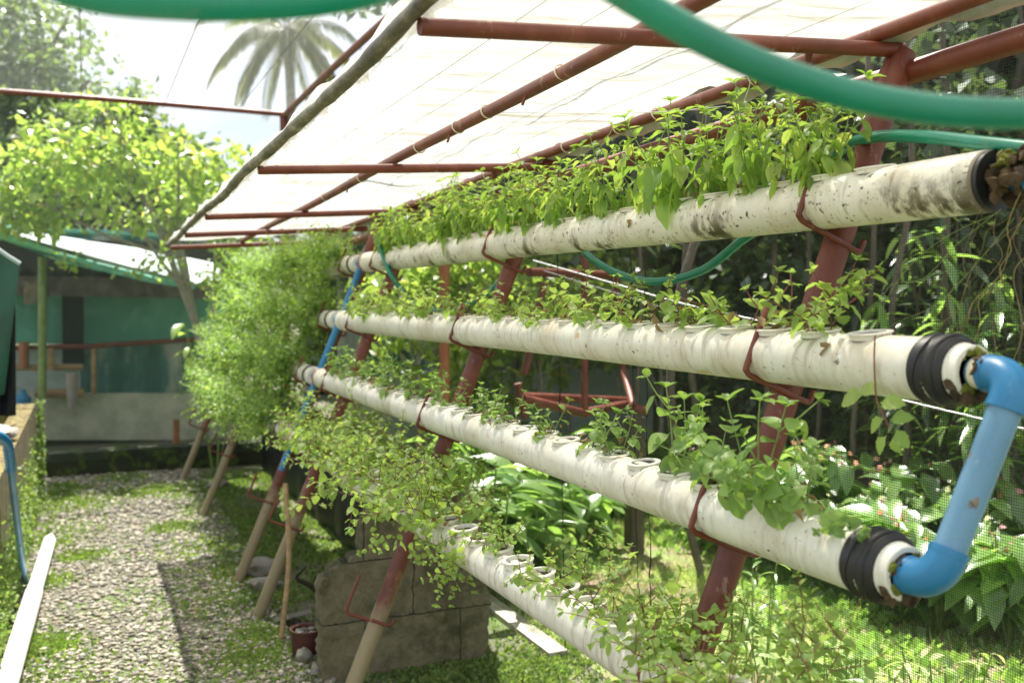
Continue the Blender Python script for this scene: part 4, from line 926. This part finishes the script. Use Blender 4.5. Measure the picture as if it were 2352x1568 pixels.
for a, b, Ya, Yb in (((1215, 625), (1420, 632), 5.4, 6.1), ((1190, 910), (1445, 920), 5.4, 6.1), ((1340, 948), (1450, 925), SYs, 6.1), ((1200, 915), (1345, 950), 5.4, SYs), ((1455, 935), (1485, 945), 5.6, 5.6)): bar(a, b, Ya, Yb, .028).build('crossbar', M['red'], st)
p = PY(1458, 940, 5.75); MB().box((p.x, p.y, p.z / 2 - .02), (.10, .10, p.z - .06)).build('pillar', M['bark'], st, False)

# ================================================================== TREES AND PLANTS
def crown_mesh(rng, blobs, n, size, tpl, clump=.22, shell=.55):
    """leaves gathered in clumps through the crown's volume"""
    vol = np.array([b[3] * b[4] * b[5] for b in blobs]); vol = vol / vol.sum(); parts = []
    for bl, fr in zip(blobs, vol):
        k = int(n * fr); nc = max(6, k // 40); c = np.array(bl[:3]); r = np.array(bl[3:6])
        d = norm(rng.normal(size=(nc, 3))) * (rng.random((nc, 1)) ** (1 / 3) * (1 - shell) + shell) * rng.uniform(.75, 1.12, (nc, 1)); cc = c + d * r
        idx = rng.integers(0, nc, k); cs = clump * r.mean() * rng.uniform(.5, 1.3, nc)
        off = rng.normal(size=(k, 3)) * cs[idx][:, None] * np.array([1, 1, .6]); P = cc[idx] + off
        D = norm(off + 1e-6) * .8 + rng.normal(size=(k, 3)) * .6; D[:, 2] -= .25
        U = rng.normal(size=(k, 3)) * .6 + np.array([0, 0, 1]); parts.append(place(tpl, P, D, U, size * rng.uniform(.6, 1.3, k)))
    return join(parts)
def tree(name, label, cat, group, base, h, blobs, n, size, lm, bark, r0=.09, tpl=T_QUAD, seed=1, lean=(0, 0), clump=.22, limbs=6, shell=.55):
    rng = np.random.default_rng(seed); R = random.Random(seed); base = Vector(base); t = thing(name, label, cat, base, group)
    top = base + Vector((lean[0], lean[1], h)); m = MB(); pts = [base.lerp(top, k / 6) + Vector((R.uniform(-.06, .06), R.uniform(-.06, .06), 0)) * (k > 0) * h / 4 for k in range(7)]
    tp = cat_curve(pts, 3); m.tube(tp, [r0 * (1 - .6 * i / len(tp)) for i in range(len(tp))], 9)
    for k in range(limbs):
        b = R.choice(blobs); i = R.randint(len(tp) // 3, len(tp) - 1); a = tp[i]; e = Vector((b[0] + R.uniform(-.8, .8) * b[3], b[1] + R.uniform(-.8, .8) * b[4], b[2] + R.uniform(-.6, .6) * b[5]))
        q = cat_curve([a, a.lerp(e, .5) + Vector((0, 0, R.uniform(-.1, .3))), e], 4); m.tube(q, [r0 * .42 * (1 - .8 * j / len(q)) for j in range(len(q))], 6)
    m.build('trunk', bark, t); V, F = crown_mesh(rng, blobs, n, size, tpl, clump, shell); np_mesh('crown', V, F, lm, t, world=True); return t
def at(x, y, Y): p = PY(x, y, Y); return p
# sunlit tree over the shed
def B_(x, y, Y, rx, ry, rz): p = at(x, y, Y); return (p.x, p.y, p.z, rx, ry, rz)
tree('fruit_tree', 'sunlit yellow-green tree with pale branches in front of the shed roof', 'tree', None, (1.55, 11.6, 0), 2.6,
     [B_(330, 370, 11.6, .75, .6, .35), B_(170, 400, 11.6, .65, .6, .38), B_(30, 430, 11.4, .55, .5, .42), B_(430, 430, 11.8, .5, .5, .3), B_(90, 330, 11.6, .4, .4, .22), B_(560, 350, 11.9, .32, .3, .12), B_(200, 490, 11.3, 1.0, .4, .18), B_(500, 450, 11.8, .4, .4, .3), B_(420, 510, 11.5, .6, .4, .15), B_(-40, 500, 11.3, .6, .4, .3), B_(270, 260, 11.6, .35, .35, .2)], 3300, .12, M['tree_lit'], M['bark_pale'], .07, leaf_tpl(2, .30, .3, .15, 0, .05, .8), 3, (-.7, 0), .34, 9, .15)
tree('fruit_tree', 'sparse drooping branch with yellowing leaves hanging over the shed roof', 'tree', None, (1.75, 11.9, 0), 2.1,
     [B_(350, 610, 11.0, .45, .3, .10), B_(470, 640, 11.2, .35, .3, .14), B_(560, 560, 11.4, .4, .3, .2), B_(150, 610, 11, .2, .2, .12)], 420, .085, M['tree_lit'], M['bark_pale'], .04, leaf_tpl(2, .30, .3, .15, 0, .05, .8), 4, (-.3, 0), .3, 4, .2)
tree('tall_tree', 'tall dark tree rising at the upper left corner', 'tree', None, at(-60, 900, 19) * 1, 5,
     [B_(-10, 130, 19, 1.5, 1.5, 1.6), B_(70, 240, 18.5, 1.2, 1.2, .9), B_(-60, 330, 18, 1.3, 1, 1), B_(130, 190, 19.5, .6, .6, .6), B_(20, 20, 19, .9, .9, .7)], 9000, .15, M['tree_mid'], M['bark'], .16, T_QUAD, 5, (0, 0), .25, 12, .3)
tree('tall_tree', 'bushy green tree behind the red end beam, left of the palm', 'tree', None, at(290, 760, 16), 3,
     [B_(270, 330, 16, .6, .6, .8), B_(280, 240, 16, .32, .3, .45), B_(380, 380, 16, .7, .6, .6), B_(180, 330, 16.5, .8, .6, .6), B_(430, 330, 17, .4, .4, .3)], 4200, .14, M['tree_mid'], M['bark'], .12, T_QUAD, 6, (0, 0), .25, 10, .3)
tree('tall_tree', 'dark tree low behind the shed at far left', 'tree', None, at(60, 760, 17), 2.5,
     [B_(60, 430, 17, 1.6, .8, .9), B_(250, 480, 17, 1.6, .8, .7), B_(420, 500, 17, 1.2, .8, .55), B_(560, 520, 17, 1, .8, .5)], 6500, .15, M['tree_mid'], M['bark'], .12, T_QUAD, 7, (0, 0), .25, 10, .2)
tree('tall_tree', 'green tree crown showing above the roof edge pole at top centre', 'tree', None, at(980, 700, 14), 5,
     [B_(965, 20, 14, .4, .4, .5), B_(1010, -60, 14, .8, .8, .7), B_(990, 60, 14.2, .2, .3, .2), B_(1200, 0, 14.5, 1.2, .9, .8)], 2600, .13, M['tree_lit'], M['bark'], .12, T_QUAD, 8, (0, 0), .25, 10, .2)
def palm(x, y, Yd, label, fl=3.8, seed=1):
    c = at(x, y, Yd); t = thing('coconut_palm', label, 'palm tree', (c.x, c.y, 0)); R = random.Random(seed)
    MB().tube([(c.x + .4 * sin(k * .25), c.y, c.z * k / 10) for k in range(11)], [.27 - .009 * k for k in range(11)], 12).build('trunk', M['palm_bark'], t)
    top = Vector((c.x + .4 * sin(2.5), c.y, c.z)); stems = MB(); P = []; D = []; U = []; Sz = []
    for k in range(28):
        an = k * 2.399 + R.uniform(-.2, .2); el = .95 - 1.5 * (k / 27) + R.uniform(-.1, .1); p = top.copy(); d = Vector((cos(an) * cos(el), sin(an) * cos(el), sin(el))); L_f = fl * R.uniform(.85, 1.1); pts = [p.copy()]
        for j in range(14):
            d = (d + Vector((0, 0, -.085 - .008 * j))).normalized(); p = p + d * L_f / 14; pts.append(p.copy())
            side = d.cross(Vector((0, 0, 1))).normalized()
            for q in range(5):
                for sg in (-1, 1):
                    pp = p - d * L_f / 14 * q / 5; P.append(tuple(pp)); D.append(tuple(side * sg * .8 + d * .55 + Vector((0, 0, -.45 - R.random() * .3)))); U.append((0, 0, 1)); Sz.append(.8 * sin(pi * (.12 + .8 * j / 14)) * R.uniform(.8, 1.1))
        stems.tube(pts, [.035 * (1 - .8 * i / 15) for i in range(15)], 5)
    stems.build('frond_ribs', M['palm_bark'], t)
    V, F = place(simple_tpl(.035, .3, .3), np.array(P), np.array(D), np.array(U), np.array(Sz)); np_mesh('fronds', V, F, M['palm_leaf'], t, world=True)
palm(645, 70, 40, 'tall coconut palm with drooping fronds against the bright sky')

# ---- right hand wood, shaded in part by an added canopy
rng = np.random.default_rng(33); R = random.Random(33)
nm = 0
ORDL = ['leftmost'] + ORD[1:]
spots = []
for row, (dist, cnt) in enumerate(((7.0, 8), (9.5, 10), (12.5, 11), (16, 11))):
    for k in range(cnt):
        ang = radians(19 + (60 - 19) * (k + .5) / cnt + R.uniform(-2, 2)); d_ = dist * R.uniform(.92, 1.1)
        spots.append((row, k, d_ * sin(ang), d_ * cos(ang)))
RW = ['front row', 'second row', 'third row', 'back row']
for row, k, x, y in spots:
    if row == 0 or (row == 1 and k < 4): continue
    h = [3.6, 4.6, 5.6, 6.5][row]; bl = []
    for j in range(5): bl.append((x + R.uniform(-.9, .9), y + R.uniform(-.9, .9), h * R.uniform(.42, 1.1) + (.5 if row == 0 else 0), R.uniform(.7, 1.2), R.uniform(.7, 1.2), R.uniform(.5, .9)))
    if row > 0: bl.append((x, y, 1.2, 1.1, 1.0, .9))
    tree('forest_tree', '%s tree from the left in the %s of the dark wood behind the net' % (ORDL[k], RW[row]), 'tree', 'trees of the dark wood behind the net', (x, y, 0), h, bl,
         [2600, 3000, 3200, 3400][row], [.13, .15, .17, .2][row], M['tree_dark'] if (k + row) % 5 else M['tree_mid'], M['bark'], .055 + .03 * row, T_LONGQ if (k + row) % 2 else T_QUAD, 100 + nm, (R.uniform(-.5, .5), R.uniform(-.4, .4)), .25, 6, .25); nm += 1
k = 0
for x, y in sorted(((10.6, 3.0), (9.8, 5.4), (8.4, 7.9), (12.4, 3.6), (9.8, 7.6), (8.4, 9.8), (11.5, 5.6), (6.2, 10.6), (11, 10.8)), key=lambda q: q[0] / q[1]):  # high crowns added to cut the light reaching the wood
    tree('added_canopy_tree', '%s high-crowned tree from the left, added to shade the dark wood' % ORDL[k], 'tree', 'high-crowned trees added to shade the wood', (x, y, 0), 6.2, [(x + R.uniform(-.5, .5), y + R.uniform(-.5, .5), 6.4, 1.9, 1.9, .7), (x + .8, y - .5, 5.6, 1.4, 1.4, .6)], 1700, .34, M['tree_dark'], M['bark'], .10, T_QUAD, 500 + k, (0, 0), .3, 6, .2); k += 1
# distant wood closing the view
P = []; rngw = np.random.default_rng(77); n = 52000
ang = np.radians(rngw.uniform(12, 66, n)); dd = rngw.uniform(18, 23, n); z = rngw.uniform(0, 11, n) * (np.clip((np.degrees(ang) - 12) / 14, .25, 1))
Pp = np.stack([dd * np.sin(ang), dd * np.cos(ang), z], 1); Dd = rngw.normal(size=(n, 3)); Dd[:, 2] -= .4
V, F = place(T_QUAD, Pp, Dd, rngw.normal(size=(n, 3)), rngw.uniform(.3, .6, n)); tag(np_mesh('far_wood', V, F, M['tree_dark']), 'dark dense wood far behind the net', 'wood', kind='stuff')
# slim trunks and bamboo in the shade
for k in range(11):
    ang = radians(30 + k * 2.4 + R.uniform(-1.2, 1.2)); d_ = R.uniform(5.6, 9); x, y = d_ * sin(ang), d_ * cos(ang)
    m = MB().tube(cat_curve([(x + R.uniform(-.12, .12), y, z_) for z_ in np.linspace(0, 4, 6)], 4), R.uniform(.012, .03), 8)
    tag(m.build('sapling', M['bark']), '%s slim trunk from the left at the edge of the wood behind the net' % ORDL[k], 'sapling', 'slim trunks at the edge of the wood')
# palmate leaf clusters hanging at the right
def leafy(name, label, cat, group, base, h, nst, nl, size, tpl, lm, sm, spread=.5, seed=1, stemr=.006, droop=.5, petals=None):
    R = random.Random(seed); t = thing(name, label, cat, base, group); m = MB(); P = []; D = []; U = []; Sz = []; base = Vector(base); tips = []
    for s_ in range(nst):
        an = R.random() * 2 * pi; ln = spread * R.uniform(.2, 1); hh = h * R.uniform(.6, 1.1); pts = [base + Vector((cos(an), sin(an), 0)) * .03]
        e = base + Vector((cos(an) * ln * hh, sin(an) * ln * hh, hh)); q = cat_curve([pts[0], pts[0].lerp(e, .5) + Vector((0, 0, hh * .08)), e], 4); m.tube(q, stemr, 5); tips.append(e)
        for j in range(nl):
            a2 = j * 2.4 + R.uniform(-.3, .3); p = q[min(len(q) - 1, int(len(q) * (.35 + .65 * j / nl)))]
            P.append(tuple(p)); D.append((cos(a2), sin(a2), R.uniform(-droop, .5))); U.append((R.uniform(-.3, .3), R.uniform(-.3, .3), 1)); Sz.append(size * R.uniform(.6, 1.15))
    m.build('stems', sm, t); V, F = place(tpl, np.array(P), np.array(D), np.array(U), np.array(Sz)); np_mesh('leaves', V, F, lm, t, world=True)
    if petals:
        n = 28; rg = np.random.default_rng(seed); tp_ = np.array([tuple(x) for x in tips]); Pq = tp_[rg.integers(0, len(tips), n)] + rg.normal(size=(n, 3)) * .035; V, F = place(T_SMALL, Pq, rg.normal(size=(n, 3)), rg.normal(size=(n, 3)), rg.uniform(.02, .05, n)); np_mesh('flowers', V, F, petals, t, world=True)
    return t
def stand(x, ytop, ybase): p = PZ(x, ybase); q = PY(x, ytop, p.y); return (p.x, p.y, 0), max(.2, q.z)
k = 0
for x, y, yb in sorted(((1120, 1085, 1330), (1190, 1110, 1310), (1260, 1060, 1280), (1150, 1140, 1370), (1340, 1100, 1270), (1240, 1150, 1340), (1060, 1040, 1330), (1110, 960, 1240), (1000, 960, 1260), (1420, 1080, 1190), (1300, 1010, 1180), (1090, 900, 1120), (1180, 930, 1130), (1380, 980, 1140), (1480, 1020, 1150), (1560, 1000, 1140))):
    b_, h_ = stand(x, y, yb); leafy('broadleaf_plant', '%s shiny large-leaved plant from the left beyond the block wall' % ORDL[k], 'plant', 'large-leaved plants beyond the block wall', b_, h_, 7, 6, .30, T_BROAD, M['broad'], M['stem_green'], .4, 200 + k); k += 1
k = 0
for x, y, yb in sorted(((1720, 1060, 1290), (1800, 1020, 1270), (1880, 1000, 1260), (1950, 1060, 1300), (2030, 1090, 1310), (2110, 1110, 1330), (1990, 1160, 1370), (2240, 1160, 1380), (2320, 1120, 1360), (1850, 1130, 1340), (2080, 1200, 1420), (1640, 1120, 1260), (2330, 1250, 1480), (2180, 1050, 1290), (2260, 1230, 1450), (2160, 1240, 1440))):
    b_, h_ = stand(x, y, yb); leafy('flowering_plant', '%s pink-flowered leafy plant from the left along the shaded border' % ORDL[k], 'plant', 'leafy flowering plants of the shaded border', b_, h_, 9, 8, .27, T_BROAD, M['broad'], M['stem_green'], .45, 230 + k, petals=M['petal'] if k % 3 else M['white_petal']); k += 1
k = 0
for x in range(1650, 2420, 48):
    p = PX(x, 1360 + R.uniform(-60, 150), R.uniform(2.25, 2.7)); leafy('tall_weed', '%s tall thin-leaved weed from the left just behind the net' % ORDL[k], 'weed', 'tall thin-leaved weeds just behind the net', (p.x, p.y, 0), R.uniform(.3, .7), 5, 9, .10, T_LANCE, M['grass'] if k % 2 else M['broad'], M['stem_green'], .3, 260 + k, .003, .3); k += 1
k = 0
for x, y, X_ in sorted(((2060, 620, 3.4), (2150, 700, 3.1), (2240, 640, 3.2), (2320, 700, 2.9), (2200, 560, 3.5), (2100, 780, 3.2), (2330, 590, 3.4), (2290, 800, 3.1), (1960, 700, 3.9), (2010, 560, 3.9), (1880, 640, 4.2))):
    X_ += 2.0; p = PX(x, y, X_); leafy('cassava_shrub', '%s long-fingered shrub from the left in the shade at the right' % ORDL[k], 'shrub', 'long-fingered shrubs in the shade', (p.x, p.y, 0), p.z + .1, 5, 22, .27, T_LANCE, M['broad'] if k % 2 else M['tree_dark'], M['bark'], .22, 290 + k, .008, .9); k += 1
k = 0
for x, y, Y_ in sorted(((1000, 640, 8.5), (1080, 600, 8.2), (1180, 620, 8.8), (960, 700, 8.0), (1300, 640, 9.0), (1100, 700, 8.4), (1420, 660, 8.5), (1520, 680, 8.0), (1240, 700, 8.2))):
    p = PY(x, y, Y_)
    tree('young_tree', '%s bright young tree from the left seen between the pipes' % ORDL[k], 'tree', 'bright young trees seen between the pipes', (p.x, p.y, 0), p.z, [(p.x, p.y, p.z, .5, .5, .45), (p.x + .2, p.y, p.z - .5, .45, .4, .35)], 520, .13, M['tree_lit'], M['bark_pale'], .03, leaf_tpl(2, .28, .3, .2, 0, .05, .8), 320 + k, (0, 0), .3, 6, .2); k += 1
# a few leaves on stalks left of the far rack
p = PY(430, 760, 10.0)
leafy('broadleaf_plant', 'bright long-leaved plant reaching left out of the far oregano', 'plant', None, (p.x + .25, p.y, .0), 1.45, 5, 8, .22, T_BROAD, M['tree_lit'], M['stem_green'], .35, 401)
